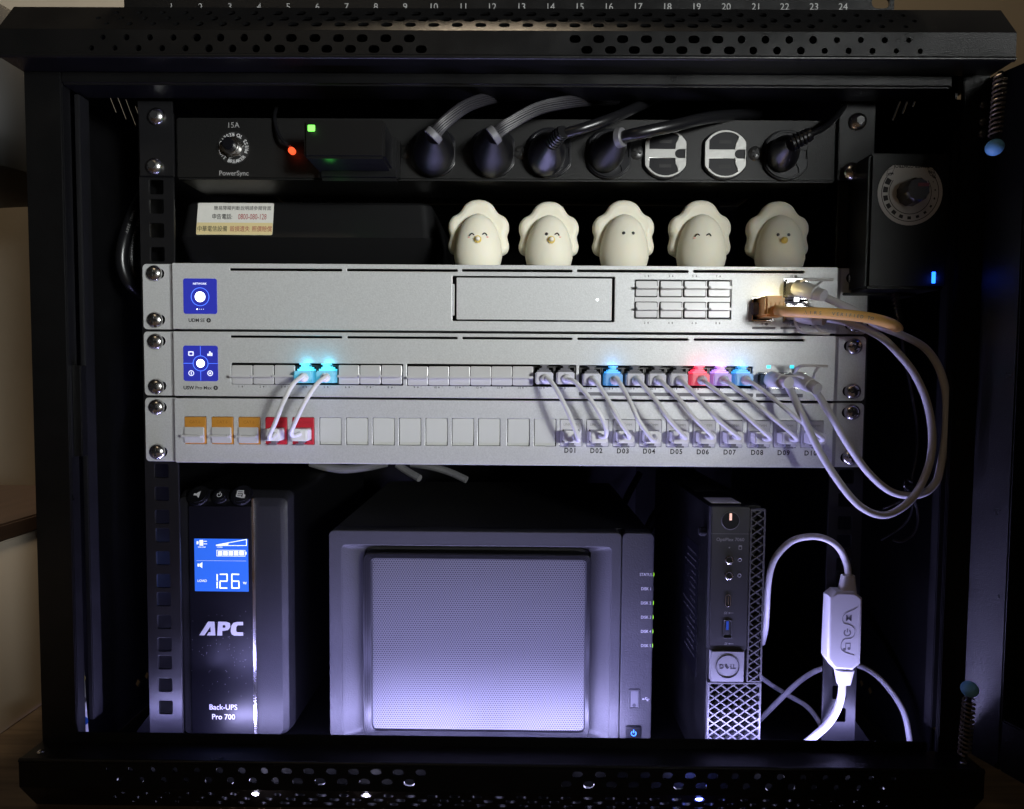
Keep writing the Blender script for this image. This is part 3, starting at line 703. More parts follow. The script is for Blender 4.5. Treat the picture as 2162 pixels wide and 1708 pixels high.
sfp(db, 1685, 664, YF-6, -22, [(tb(c6, [(745, 880, -9), (755, 930, -14), (790, 968, -20), (840, 975, -24), (960, 982, -26)]), .9), (tb(c6, [(865, 895, -16), (880, 945, -22), (920, 975, -25)]), .9)], 40, 8)
pB = tb(c6, [(900, 880, -18), (1050, 905, -22), (1180, 950, -23), (1290, 1010, -22)]) + tb(c2, [(1385, 20, -21), (1480, 140, -20.5), (1555, 300, -20), (1592, 480, -20), (1588, 650, -20.5), (1545, 790, -23), (1480, 905, -26), (1390, 985, -28), (1290, 1020, -29), (1180, 985, -30), (1080, 895, -30), (955, 720, -30), (865, 560, -29), (790, 400, -28), (735, 280, -25), (700, 215, -22)])
obj('cord', B().tube(px(pB, 8), 2.35, 12), 'white_cord', db)
sfp(db, 1625, 800, YF-6, -27, [(tb(c2, [(575, 230, -9), (590, 180, -15), (620, 152, -22), (690, 162, -27), (760, 160, -30), (800, 172, -30)]), .9)], 30, 6)
shell(db, SW, 1603, 1648, 790, 816)
oc = thing('orange_network_cable', 'orange network cable plugged into gateway port 9', 'network cable', (170, -20, 10))
x, z = GW.xz(1617, 654)
b = B().box(x-5.6, x+7, YF-14, YF+6, z-6.8, z+6.6, 1.4)
p = obj('plug', b, 'orange_cord', oc)
for k in range(4): obj('boot_rib', B().box(x-2.5+k*2.7, x-1.3+k*2.7, YF-14.7, YF-13, z-6.2, z+2.5, .4), 'orange_cord', p)
obj('plug_tip', B().box(x-9.5, x-5.7, YF-3, YF+6, z-4.5, z+3.5, .4), 'clear_dark', p)
pO = tb(c6, [(640, 835, -24), (720, 845, -36), (860, 850, -44), (1050, 862, -47), (1220, 885, -44), (1330, 915, -38), (1378, 945, -24), (1372, 955, -10), (1320, 945, 4), (1240, 920, 14), (1120, 890, 20)])
obj('cord', B().tube(px(pO, 8), 3.3, 14), 'orange_cord', oc)
Oc = px(pO[1:6], 24)
def text_along(s, pts, off, cap, m, parent, start=0, step=1.7):
    """letters laid one by one along a cord, on its camera side"""
    d_ = [0]
    for a, b_ in zip(pts, pts[1:]): d_.append(d_[-1]+(b_-a).length)
    q = start; e = B()
    for ch in s:
        if ch != ' ':
            i = max(j for j in range(len(d_)-1) if d_[j] <= q) if q < d_[-1] else None
            if i is None: break
            p_ = pts[i].lerp(pts[i+1], (q-d_[i])/(d_[i+1]-d_[i])); tg = (pts[i+1]-pts[i]).normalized()
            nn = (CAM-p_); nn = (nn-tg*nn.dot(tg)).normalized(); upv = nn.cross(tg)
            mx = Matrix.Identity(4)
            for r_ in range(3): mx[r_][0] = tg[r_]; mx[r_][1] = -nn[r_]; mx[r_][2] = upv[r_]; mx[r_][3] = (p_+nn*off)[r_]
            e.mesh(textm(ch, cap, depth=.1), mx)
        q += step
    obj('lettering', e, m, parent)
text_along('4PAIRS  VERIFIED TO', Oc, 3.35, 2.0, 'ink_grey', oc, 5, 2.3)
# ================================================================== POWER STRIP
YPD = 0.0
_, zt = M(1000, 250, YPD); _, zb = M(1000, 381, YPD)
pd = thing('power_strip', 'black rack power strip with circuit breaker button and seven outlets', 'power strip', (0, 20, zb))
obj('body', B().box(-219, 219, YPD, 44, zb, zt, 1.2), 'pdu_grey', pd)
for s in (-1, 1):
    obj('ear', B().box(min(219.2*s, 242*s), max(219.2*s, 242*s), -2.6, -.4, zb+1, zt+2, .4), 'rail_black', pd)
for u, v, s in ((331, 246, -1), (327, 351, -1), (1811, 257, 1), (1799, 361, 1)):
    x, z = M(u, v, -3); screw(pd, x, z, -2.7, None, True)
x, z = M(494, 264, YPD); text('15A', x, z, YPD-.06, 3.6, 'ink_dim', pd)
x, z = M(494, 367, YPD); text('PowerSync', x, z, YPD-.06, 3.2, 'ink_dim', pd, bold=.04)
x, z = M(494, 313, YPD)
obj('breaker_plate', B().cyl((x, YPD-.5, z), 11, .55, seg=36), 'matte_black', pd)
e = B()
for s, a0, st in (('PRESS TO RESET', 18, 11.6), ('CIRCUIT BREAKER', -5, -11.6)):
    pass
ring = 'PRESS TO RESET '; ring2 = 'CIRCUIT BREAKER '
full = 'BREAKER CIRCUIT PRESS TO RESET '
angs = []
def ring_text(s, a_mid, step):
    for i, ch in enumerate(s):
        a = R(a_mid+(len(s)-1)/2*step-i*step)
        if ch == ' ': continue
        mx = Matrix.Translation((x+8.8*math.cos(a), YPD-.6, z+8.8*math.sin(a))) @ Matrix.Rotation(-(a-math.pi/2)+math.pi, 4, 'Y')
        e.mesh(textm(ch, 2.3, bold=.03), mx)
# letters stand with their feet outward, read clockwise from below
ring_text('PRESS TO RESET'[::-1], 62, 12.2); ring_text('CIRCUIT BREAKER'[::-1], 238, 11.6)
obj('lettering', e, 'ink_white', pd)
obj('breaker_nut', B().poly(circ(x, z, 7.4, 6, 12, 372), YPD-3, YPD-.5), 'steel', pd)
obj('breaker_collar', B().cyl((x, YPD-6.5, z), 5.6, 4, seg=24, bev=.5), 'steel', pd)
obj('breaker_button', B().cyl((x-.5, YPD-9, z+.5), 3.9, 3, seg=24, bev=.6), 'gloss_black', pd)
OU = [(915, 320), (1040, 321), (1160, 322), (1286, 324), (1405, 325), (1531, 326), (1660, 327)]
def clipc(r, hw, n=48):
    return [(max(-hw, min(hw, r*math.cos(2*math.pi*i/n))), r*math.sin(2*math.pi*i/n)) for i in range(n)]
o_rim = at(curve2d([clipc(16.4, 14.4)], 2.6, .5), 0, -2.2, 0)
segt = [(9.5*math.cos(R(a))*1.0-1.5, 12.6*math.sin(R(a))) for a in range(22, 159, 8)]
def halfwin(s):
    P = [(-10.8, 2.9), (6.2, 2.9), (6.6, 6.5), (8.0, 9.3)]+[(14.2*math.cos(R(a)), 14.2*math.sin(R(a))) for a in range(54, 132, 9)]+[(-10.8, 8.9)]
    P = [(x_, z_*s) for x_, z_ in P]; return P if s < 0 else P[::-1]
gh = [(14.0, -2.9), (10.2, -2.9)]+[(10.2-3.0*math.sin(R(a)), -2.9*math.cos(R(a))) for a in range(20, 180, 20)]+[(10.2, 2.9), (14.0, 2.9)]
o_face = at(curve2d([clipc(15.4, 13.5), halfwin(1), halfwin(-1), [(q[0]-1.2, q[1]) for q in gh]], 1.2, .2), 0, -2.9, 0)
o_well = at(curve2d([clipc(15.2, 13.3)], .5), 0, -2.0+.2, 0)
o_slot = B().box(-4.2, 4.0, -2.25, -1.5, 6.6, 9.2, .2).box(-4.2, 4.0, -2.25, -1.5, -9.2, -6.6, .2).done()
for k, (u, v) in enumerate(OU):
    x, z = M(u, v, YPD-2)
    ou = obj('outlet', o_rim, 'gloss_black', pd, (x, YPD+.2, z))
    obj('outlet_well', o_well, 'gloss_black', ou, (x, YPD-.6, z))
    obj('outlet_face', o_face, 'outlet_glare' if k in (4, 5) else 'gloss_black', ou, (x, YPD-.2, z)); obj('outlet_slot', o_slot, 'matte_black', ou, (x, YPD-.3, z))  # the two bright outlets carry the reflection in their colour
for u, v in ((855, 320), (1100, 322), (1345, 322), (1594, 324)):
    x, z = M(u, v, YPD); s_ = obj('face_screw', screw_me, 'steel_dark', pd, (x, YPD+1.6, z)); obj('screw_recess', cross_me, 'matte_black', s_, (x, YPD+1.6, z), (0, .4, 0))
# adapter with green light
x0, z0 = M(641, 333, -34); x1, z1 = M(812, 252, -34)
ad = thing('power_adapter', 'black rectangular power adapter with glowing green light on the power strip', 'adapter', ((x0+x1)/2, -15, z0))
obj('body', B().box(x0, x1, -34, -3, z0, z1, 1.6), 'dark_plastic', ad)
obj('base_flange', B().box(x0+1, x1+4.5, -9, -.3, z0-6.0, z1-1, 2.2), 'dark_plastic', ad)
x, z = M(657, 270, -34.6); obj('indicator_light', B().box(x-2.2, x+2.2, -34.7, -33, z-1.9, z+1.9, .3), 'led_green', ad)
lamp('adapter_lamp', 'POINT', (x, -37.5, z), .0004, (.2, 1, .15), shadow_soft_size=.002)
lamp('adapter_lamp', 'POINT', (x+7, -20, z0-7), .0012, (.1, 1, .12), shadow_soft_size=.003)
x, z = M(616, 318, YPD-3)
nl = thing('indicator_lamp', 'small red glowing indicator lamp on a thin black wire left of the adapter', 'indicator', (x, -3, z))
obj('lens', B().cyl((x, -4.5, z), 2.2, 4.2, seg=16, bev=.7), 'led_red', nl)
obj('wire', B().tube(px([(612, 309, -6), (596, 296, -7), (584, 272, -4), (580, 246, 0), (584, 225, 12)]), 1.2, 8), 'cable_black', nl)
lamp('indicator_glow', 'POINT', (x, -8, z), .0006, (1, .08, .03), shadow_soft_size=.002)
# mains plugs
def ring_at(c, ax, pr):  # helper ring
    ax = ax.normalized(); u_ = ax.orthogonal().normalized(); v_ = ax.cross(u_)
    return [c+(u_*math.cos(2*math.pi*i/20)+v_*math.sin(2*math.pi*i/20))*pr for i in range(20)]
def mains_plug(label, u, v, neck, cable, braided, ridged=False, hw=13.0, rc=3.6):
    x, z = M(u, v, -6); t = thing('power_plug', label, 'power plug', (x, -6, z-14), 'plugs in the power strip')
    rings = []
    n = MP(*neck); ax0 = Vector((0, -1, 0))
    for k, (f, sx, sz) in enumerate(((0, 1.0, 1.08), (.16, 1.03, 1.12), (.38, .95, 1.0), (.58, .78, .8), (.78, .56, .58), (.94, .44, .45), (1.0, .40, .41))):
        c = Vector((x, -3.2, z-1)).lerp(n, f); rings.append([Vector((c.x+hw*sx*math.cos(2*math.pi*i/24), c.y + (-.30*f)*hw*sz*math.sin(2*math.pi*i/24), c.z+hw*sz*math.sin(2*math.pi*i/24))) for i in range(24)])
    obj('plug_body', B().loft(rings), 'dark_plastic' if not ridged else 'cable_black', t)
    pts = px(cable, 10)
    d_ = (pts[3]-pts[0]).normalized()
    if ridged:
        e = B()
        for k in range(5): e.torus((0, 0, 0), 4.6-.15*k, .9, 20, 8, 'z') if False else e.tube([n+d_*(k*2.3), n+d_*(k*2.3+1.3)], [5.3-.2*k, 5.1-.2*k], 16)
        e.tube([n-d_*1, n+d_*12], 3.9, 14); obj('strain_relief', e, 'cable_black', t)
    else:
        obj('collar', B().tube([n-d_*2.5, n+d_*1.0, n+d_*1.6], [rc+2.3, rc+2.1, rc+1.5], 24), 'bar_grey', t)
    cd = B()
    if braided:
        for k in range(16):
            P = []
            for i, p_ in enumerate(pts):
                tg = (pts[min(i+1, len(pts)-1)]-pts[max(i-1, 0)]).normalized(); u_ = Vector((0, -1, 0)); u_ = (u_-tg*u_.dot(tg)).normalized(); v_ = tg.cross(u_)
                a = 2*math.pi*k/16+i*.03; P.append(p_+(u_*math.cos(a)+v_*math.sin(a))*rc*.9)
            cd.tube(P, .64, 6)
        cd.tube(pts, rc*.82, 12)
    else: cd.tube(pts, rc, 14)
    obj('cord', cd, 'braid_black' if braided else 'cable_black', t)
mains_plug('black plug with braided cord, first from the adapter', 914, 321, (917, 284, -30), [(917, 284, -30), (940, 258, -30), (985, 224, -22), (1035, 207, -5), (1090, 200, 30)], True)
mains_plug('black plug with braided cord, second from the adapter', 1040, 322, (1045, 284, -30), [(1045, 284, -30), (1075, 262, -30), (1140, 228, -22), (1220, 213, -5), (1300, 210, 40)], True)
mains_plug('black plug with ridged strain relief and glossy round cord', 1152, 325, (1168, 298, -24), [(1168, 298, -24), (1185, 285, -30), (1240, 268, -32), (1310, 242, -20), (1400, 200, 30)], False, True, 12, 3.2)
mains_plug('black plug with thick smooth cord beside the first empty outlet', 1278, 322, (1312, 290, -26), [(1312, 290, -26), (1350, 281, -32), (1420, 266, -28), (1500, 248, -12), (1600, 240, 20)], False, False, 10.5, 3.7)
mains_plug('black plug with thin ribbed cord in the shaded last outlet', 1655, 322, (1672, 303, -20), [(1672, 303, -20), (1705, 286, -22), (1745, 266, -16), (1780, 228, 0), (1800, 190, 20)], False, True, 10, 2.0)
# ================================================================== MODEM BOX
YM = 40.0
mx0, _ = M(377, 500, YM); mx1, _ = M(921, 500, YM)
_, mz_ridge = M(650, 500, YM-6); _, mz_top = M(650, 432, YM+8)
md = thing('modem_box', 'low black modem box with paper notice sticker on its sloped front', 'modem', ((mx0+mx1)/2, 100, 44))
rr = []
for z, ins, yf in ((45.2, 6, YM+14), (50, 2, YM+8), (mz_ridge-1.2, -.3, YM-3), (mz_ridge, 0, YM-4), (mz_ridge+1.5, .4, YM-3.6), (mz_top-2, 3.5, YM+.4), (mz_top, 5, YM+2.4), (mz_top+.4, 8, YM+6)):
    rr.append([Vector((p[0], p[1], z)) for p in rrect(mx0+ins, mx1-ins, yf, 190, 9, 5)])
obj('body', B().loft(rr), 'modem_black', md)
obj('bottom_foot', B().box(mx0+20, mx1-20, YM+18, 180, 44.05, 45.2), 'matte_black', md)
# sticker lies on the sloped front
za, zb_ = M(419, 432, YM+6)[1], M(419, 493, YM-4)[1]
sx0, sx1 = M(419, 462, YM)[0], M(579, 462, YM)[0]; sw_, sh_ = sx1-sx0, 21.0
slope = math.atan2(4.0, (mz_top-mz_ridge-3.5))
smx = Matrix.Translation(((sx0+sx1)/2, YM-3.6+(.4+3.6)*.5-.15, (mz_ridge+mz_top)/2+.1)) @ Matrix.Rotation(-slope, 4, 'X')
def stick(nm, me, m, par, dy):
    me.transform(smx @ Matrix.Translation((0, dy, 0))); return obj(nm, me, m, par)
sh_ = (mz_top-mz_ridge)/math.cos(slope)*.90
st = stick('notice_sticker', curve2d([rrect(-sw_/2, sw_/2, -sh_/2, sh_/2, 1.0, 3)], .15), 'sticker_white', md, -.35)
stick('sticker_band', curve2d([rrect(-sw_/2+.1, sw_/2-.1, -sh_/2+.1, -sh_*.12, .9, 3)], .05), 'sticker_yellow', st, -.41)
def st_text(s, cx, cz, cap, m, sx=1.0, **kw):
    me = textm(s, cap, depth=.04, **kw); me.transform(Matrix.Diagonal((sx, 1, 1, 1)) @ Matrix.Translation((0, 0, 0))); me.transform(Matrix.Translation((cx, 0, cz))); stick('lettering', me, m, st, -.46)
st_text('簡易障礙判斷說明請參閱背面', sw_*.09, sh_*.34, 2.5, 'ink_black', .93)
st_text('申告電話:', -sw_*.17, sh_*.07, 3.2, 'ink_black', .80, bold=.02)
st_text('0800-080-128', sw_*.225, sh_*.07, 4.3, 'sticker_red', .62)
st_text('中華電信設備', -sw_*.29, -sh_*.31, 3.3, 'ink_black', .80)
st_text('毀損遺失', sw_*.07, -sh_*.31, 3.3, 'sticker_red', .80); st_text('照價賠償', sw_*.36, -sh_*.31, 3.3, 'sticker_red', .80)
# ================================================================== FIGURINES
def egg_figure(u, vt, vb, Yf, label, eyes, beak, turn=0):
    cx = M(u, 540, Yf)[0]; zb = 44.15; zt = M(u, vt, Yf+4)[1]; H = zt-zb
    t = thing('egg_figurine', label, 'figurine', (cx, Yf, zb), 'cream egg figurines on the gateway')
    # scalloped hood
    k = H/48.0
    lob = [(0, 47.9), (5, 47.1), (9.5, 44.3), (12.3, 40.2), (14.3, 38.2), (18.2, 36.0), (20.7, 31.8), (20.9, 27.2), (19.8, 23.6), (20.2, 20.5), (21.1, 16.5), (19.8, 12.2), (16, 9.8), (11, 7), (0, 5)]
    P = spline([(x, 0, z) for x, z in lob], 4); right = [(p.x*k, p.z*k) for p in P]
    hood = right[::-1]+[(-x, z) for x, z in right[1:-1]]
    me = curve2d([hood], 10*k, 4.2*k); obj('hood', at(me, cx, Yf+2, zb), 'cream', t)
    prof = [(0, 10.5), (.6, 13.2), (3, 14.9), (8, 16.0), (14, 15.8), (20, 14.8), (26, 12.9), (30.5, 10.6), (33.8, 7.8), (36.0, 4.6), (37.1, 1.9), (37.4, .3)]
    rings = [[Vector((cx+r_*1.03*k*math.cos(2*math.pi*i/32), Yf+1+r_*.85*k*math.sin(2*math.pi*i/32), zb+z_*k)) for i in range(32)] for z_, r_ in prof]
    obj('body', B().loft(rings), 'cream', t)
    def surf(uu, vv):
        x_, z_ = M(uu, vv, Yf-11); h = (z_-zb)/k
        r_ = 15
        for (za_, ra), (zb2, rb) in zip(prof, prof[1:]):
            if za_ <= h <= zb2: r_ = ra+(rb-ra)*(h-za_)/(zb2-za_)
        dx = min(.98, abs(x_-cx)/(r_*1.03*k)); return x_, Yf+1-r_*.85*k*math.sqrt(1-dx*dx), z_
    for (uu, vv, kind) in eyes:
        x_, y_, z_ = surf(uu, vv)
        if kind == 'o': obj('eye', B().sphere((x_, y_, z_), 1.15, .5, 1.15, 12), 'eye_black', t)
        else:
            tilt = -.25 if kind == 'l' else .25
            obj('eye', B().tube(spline([(x_-1.6, y_-.1, z_-.5+tilt*0-(.5 if kind == 'l' else 0)), (x_-.4, y_-.25, z_+.5), (x_+.6, y_-.25, z_+.45), (x_+1.6, y_-.1, z_-.4-(.5 if kind == 'r' else 0))], 4), .42, 6), 'eye_black', t)
            obj('blush', B().sphere((x_+(-1.5 if kind == 'l' else 1.5), y_+.28, z_-1.9), 1.4, .35, .6, 10), 'blush', t)
    if beak:
        x_, y_, z_ = surf(beak[0], beak[1])
        if beak[2] == 'ring':
            bk = obj('beak', B().cyl((x_, y_-1.5, z_), 2.45, 2.4, r2=2.5, seg=20, bev=.5), 'beak', t); obj('beak_tip', B().sphere((x_, y_-1.6, z_+.2), 1.7, 1.5, 1.6, 14), 'beak_white', bk)
        else: obj('beak', B().sphere((x_, y_-1.0, z_), 2.2, 2.4, 2.2, 14), 'beak', t)
egg_figure(1009, 420, 566, 10, 'cream egg figurine with two closed smiling eyes and a yellow beak', [(996, 495, 'l'), (1023, 494, 'r')], (1009, 506, 'ring'))
egg_figure(1159, 424, 566, 10, 'winking cream egg figurine with one open eye and a yellow beak', [(1154, 494, 'o'), (1176, 494, 'r')], (1164, 507, 'ring'))
egg_figure(1318, 421, 566, 10, 'cream egg figurine with two dot eyes and no beak', [(1317, 492, 'o'), (1337, 492, 'o')], None)
egg_figure(1481, 421, 567, 10, 'cream egg figurine with closed eyes and no beak', [(1473, 496, 'l'), (1496, 496, 'r')], None)
egg_figure(1647, 423, 567, 10, 'cream egg figurine with dot eyes and small dark yellow ball beak, farthest right', [(1644, 495, 'o'), (1665, 496, 'o')], (1654, 508, 'ball'))
# ================================================================== FAN SPEED CONTROLLER
YK = -24.0
x0, z1 = M(1838, 322, YK); x1, z0 = M(1999, 610, YK)
fc = thing('fan_speed_controller', 'black power control box with white dial plate and knob, right of the gateway', 'controller', ((x0+x1)/2, 0, z0))
obj('body', B().box(x0, x1, YK, 22, z0, z1, 1.8), 'dark_plastic', fc)
obj('mount_flange', B().box(x0-4, x1-6, -3, 20, z0-2, z0-.1, .4), 'dark_plastic', fc)
cx, cz = M(1921, 407, YK); r = 20.2
plate = [(r*math.cos(R(a)), r*math.sin(R(a))) for a in range(-238, 59, 9)]
dp = obj('dial_plate', at(curve2d([plate], .3), cx, YK-.3, cz), 'dial_white', fc)
def arcring(r0, r1, a0, a1, n=24): return [(cx+r1*math.cos(R(a0+(a1-a0)*i/n)), cz+r1*math.sin(R(a0+(a1-a0)*i/n))) for i in range(n+1)]+[(cx+r0*math.cos(R(a1-(a1-a0)*i/n)), cz+r0*math.sin(R(a1-(a1-a0)*i/n))) for i in range(n+1)]
dl = lambda P: obj('dial_mark', flat(P, YK-.36), 'ink_black', dp)
dl(arcring(13.0, 13.4, -215, 35)); dl(arcring(17.6, 18.0, -215, 35))
for k in range(13):
    a = -206+k*19.3; wda = 6.8*(1-k/15); dl(arcring(13.9+(k*.12), 17.1-(k*.1), a-wda, a+wda, 4))
def updown(s, dx, dz, cap, rot=0): me = textm(s, cap, depth=.06, bold=.07); me.transform(Matrix.Rotation(math.pi+rot, 4, 'Y')); obj('lettering', at(me, cx+dx, YK-.38, cz+dz), 'ink_black', dp)
updown('POWER CONTROL', 0, 16.2, 1.9); updown('OFF', 12.6, 12.6, 1.7, .5); updown('Max', -12.8, 11.4, 1.6, -.3); updown('Min', 14.2, 9.8, 1.4, .5)
for s in (-1, 1):
    q = [(cx+s*10.2, cz+15.2), (cx+s*14.2, cz+14.0), (cx+s*15.4, cz+10.5), (cx+s*12.2, cz+10.6)]
    obj('dial_mark', B().tube([Vector((a, YK-.33, b_)) for a, b_ in q], .16, 5, closed=True), 'ink_black', dp)
kn = obj('knob', B().loft([[Vector((cx-.5+(rr_+(.5 if i % 2 else 0))*math.cos(2*math.pi*i/24), y_, cz-.5+(rr_+(.5 if i % 2 else 0))*math.sin(2*math.pi*i/24))) for i in range(24)] for y_, rr_ in ((YK-.4, 7.8), (YK-6, 7.4), (YK-9, 7.0), (YK-10, 6.2))]), 'knob_dark', fc)
obj('knob_pointer', B().box(cx-1.2, cx+5.5, YK-10.4, YK-10.05, cz+1.2, cz+3.2, .1), 'knob_red', kn)
x, z = M(1971, 586, YK); obj('indicator_light', B().box(x-1.2, x+1.2, YK-.4, YK+.6, z-3.6, z+3.6, .3), 'led_blue', fc)
lamp('controller_glow', 'POINT', (x+3, YK-4, z), .0016, (.02, .08, 1), shadow_soft_size=.002)
e = B()
for k in range(7): p_ = MP(1890+k*1.5, 624+k*8, -6); e.tube([p_, p_+Vector((0, 0, -1.4))], 3.0-k*.1, 12)
p_ = MP(1890, 618, -6); q_ = MP(1902, 684, -6); e.tube([p_, q_], 1.9, 10); obj('strain_relief', e, 'cable_black', fc)
obj('cord', B().tube(px([(1901, 680, -6), (1908, 740, -4), (1925, 830, 0), (1936, 900, 2), (1935, 960, 0), (1925, 1010, -4), (1922, 1040, -6)]), 1.1, 8), 'cable_black', fc)
# tied bundle of thin black leads
tb_ = thing('wire_bundle', 'tied bundle of thin black leads behind the white cable loops', 'wires', (255, 0, -180))
obj('tie', B().torus(MP(1922, 1038, -6), 3.4, .9, 20, 6), 'cable_black', tb_)
for pts in ([(1922, 1040, -6), (1900, 1058, -4), (1870, 1072, 2), (1850, 1082, 10)], [(1922, 1040, -6), (1900, 1066, -6), (1868, 1090, 4)], [(1925, 1042, -6), (1924, 1080, 0), (1905, 1110, 6), (1860, 1140, 14)], [(1928, 1042, -6), (1938, 1090, 0), (1930, 1125, 4), (1905, 1143, 6), (1885, 1140, 8)], [(1918, 1035, -8), (1910, 1025, -10), (1915, 1012, -8), (1925, 1018, -6)]):
    obj('lead', B().tube(px(pts), .9, 8), 'cable_black', tb_)
# thick mains cable looped at the left
lc = thing('mains_cable_loop', 'thick glossy black mains cable looped left of the rail', 'cable', (-270, 30, -10))
for k, pts in enumerate(([(330, 380, 60), (292, 430, 42), (265, 500, 30), (258, 555, 28), (275, 600, 34), (310, 622, 50), (360, 625, 80)], [(345, 380, 62), (310, 430, 46), (285, 490, 38), (278, 550, 36), (292, 590, 42), (325, 606, 56), (360, 606, 80)])):
    P = px(pts); obj('cord', B().tube(P, 4.2, 14), 'cable_black', lc)
    text_along('300V FT2 105C (16AWG)' if k else 'E123456 (16AWG) 300V'.replace('E123456 ', ''), P[8:], 4.3, 1.7, 'ink_dim', lc, 12, 1.9)
# ================================================================== FANS UNDER THE ROOF
for k, (fx, fy) in enumerate(((-75, 150), (115, 150))):
    t = thing('roof_fan', f"{'left' if k == 0 else 'right'} black cooling fan with wire guard under the cabinet roof", 'fan', (fx, fy, 150), 'fans under the roof')
    me = curve2d([rrect(-60, 60, -60, 60, 6, 4), circ(0, 0, 57, 40)[::-1]], 22, .5); me.transform(Matrix.Translation((fx, fy, 166)) @ Matrix.Rotation(R(-90), 4, 'X'))
    obj('frame', me, 'inner_black', t)
    obj('hub', B().cyl((fx, fy, 168), 20, 20, 'z', 28, bev=1), 'inner_black', t)
    for i in range(7):
        a = 2*math.pi*i/7; P = []
        for r0, dz in ((19, 0), (54, 0)):
            P.append([Vector((fx+r0*math.cos(a+q), fy+r0*math.sin(a+q), 176+dz2)) for q, dz2 in ((-.25, -5), (.25, 6), (.28, 7), (-.22, -4))])
        obj('blade', B().loft(P), 'inner_black', t)
    e = B()
    for rad in (16, 25, 34, 43, 52): e.torus((fx, fy, 164.5), rad, .8, 40, 6, 'z')
    for a in (45, 135): e.tube([Vector((fx+62*math.cos(R(a)), fy+62*math.sin(R(a)), 165.6)), Vector((fx-62*math.cos(R(a)), fy-62*math.sin(R(a)), 165.6))], .9, 6)
    obj('wire_guard', e, 'steel_dark', t)
    if k == 0: obj('lead', B().tube(spline([(fx+56, fy-55, 165), (fx+70, fy-62, 158), (fx+84, fy-60, 150), (fx+98, fy-66, 142)]), 1.3, 8), 'knob_red', t)
# ================================================================== UPS
YU = 45.0
ux0 = M(372, 1300, YU)[0]; ux1 = M(611, 1300, YU)[0]; uzt = M(470, 1034, YU+10)[1]
uc = M(469, 1300, YU)[0]; FP = ZBOT+1.6
up = thing('backup_power_supply', 'black backup power supply with glowing blue screen reading 126 watts', 'power supply', ((ux0+ux1)/2, 200, FP))
rr = []
for y, ins, dz in ((YU+1.5, 3.5, 8.0), (YU, 5.5, 10), (YU+2.5, 1.6, 4.5), (YU+9, .3, .6), (YU+12, 0, 0), (YU+240, 0, 0)):
    P = rrect(ux0+ins, ux1-ins, FP+2, uzt-dz, 5, 4); rr.append([Vector((p[0], y, p[1])) for p in P])
obj('front_bezel', B().loft(rr[1:5]), 'ups_grey', up)
obj('case', B().loft([[p+Vector((0, .05, 0)) for p in rr[4]], rr[5]]), 'ups_side', up)
gx0 = M(401, 1300, YU-2)[0]; gx1 = M(534, 1300, YU-2)[0]; gzt = M(468, 1068, YU-2)[1]
fpn = obj('front_panel', at(curve2d([rrect(gx0, gx1, FP+2.2, gzt, 1.0, 3)], 5, .6), 0, YU-2.2, 0), 'gloss_black', up)
tx = M(537, 1300, YU-2)[0]; obj('chrome_trim', B().box(tx-1.1, tx+1.0, YU-2.6, YU+1, FP+2.2, gzt+6, .5), 'steel', up)
obj('top_bezel', B().loft([[Vector((x_, y_, z_)) for y_, z_ in ((YU-2.0, gzt+.3), (YU+9.5, uzt-1.2), (YU+14, uzt-1.2), (YU+6, gzt+.3))] for x_ in (gx0, gx1)]), 'gloss_black', up)
for u, v, rp in ((421, 1048, 7.2), (466.5, 1049, 5.2), (512, 1047, 7.2)):
    p_ = MP(u, v, YU+1); 
    mx = Matrix.Translation(p_) @ Matrix.Rotation(R(-38), 4, 'X')
    b = B().cyl((0, -3.2, 0), rp, 6, seg=28, bev=.8); b.bm.transform(mx); bt = obj('button', b, 'dark_plastic', up)
    b = B().torus((0, -1.5, 0), rp+.5, .5, 28, 6); b.bm.transform(mx); obj('button_ring', b, 'gloss_black', bt)
    if rp < 6: me = curve2d([arc for arc in ([(1.9*math.cos(R(a)), 1.9*math.sin(R(a))) for a in range(125, 416, 15)]+[(1.35*math.cos(R(a)), 1.35*math.sin(R(a))) for a in range(415, 124, -15)], rrect(-.3, .3, .4, 2.6, .1))], .1)
    elif u < 450: me = curve2d([[(-3, -.9), (-.8, -.9), (1.6, -3), (1.6, 3), (-.8, .9), (-3, .9)]], .1)
    else: me = curve2d([rrect(-3.3, 1.6, -2.4, 3.0, .3), rrect(-2.6, .9, 1.4, 2.1, .1)[::-1], rrect(-2.6, .9, 0, .7, .1)[::-1], rrect(-2.6, .2, -1.4, -.7, .1)[::-1], [(.4, -1), (1.3, 1.2), (2.0, 1.2), (2.3, -.3), (3.6, -.8), (3.4, -3.4), (1.0, -3.4)]], .1)
    me.transform(mx @ Matrix.Translation((0, -3.35, 0))); obj('button_mark', me, 'ink_white', bt)
ys = YU-2.4
lx0, lz1 = M(410, 1137, ys); lx1, lz0 = M(525, 1249, ys)
lcd = obj('screen', B().box(lx0, lx1, ys-.1, ys+.1, lz0, lz1), 'lcd_blue', up)
def L(u, v): return M(u, v, ys-.2)
def lrect(u0, u1, v0, v1):
    a = L(u0, v0); b_ = L(u1, v1); return rrect(a[0], b_[0], b_[1], a[1], .01, 1)
def lput(P2, nm='screen_mark'): obj(nm, at(curve2d(P2, .06), 0, ys-.2, 0), 'lcd_white', lcd)
lput([lrect(415, 520, 1183.3, 1184.6)])
def frame(u0, u1, v0, v1, t_=1.1): return [lrect(u0, u1, v0, v1), lrect(u0+t_, u1-t_, v0+t_, v1-t_)[::-1]]
lput(frame(457, 518, 1161, 1175)+[lrect(460+k*11.3, 469.5+k*11.3, 1163.5, 1172.5) for k in range(5)]+[lrect(518.4, 520.5, 1165, 1171)])
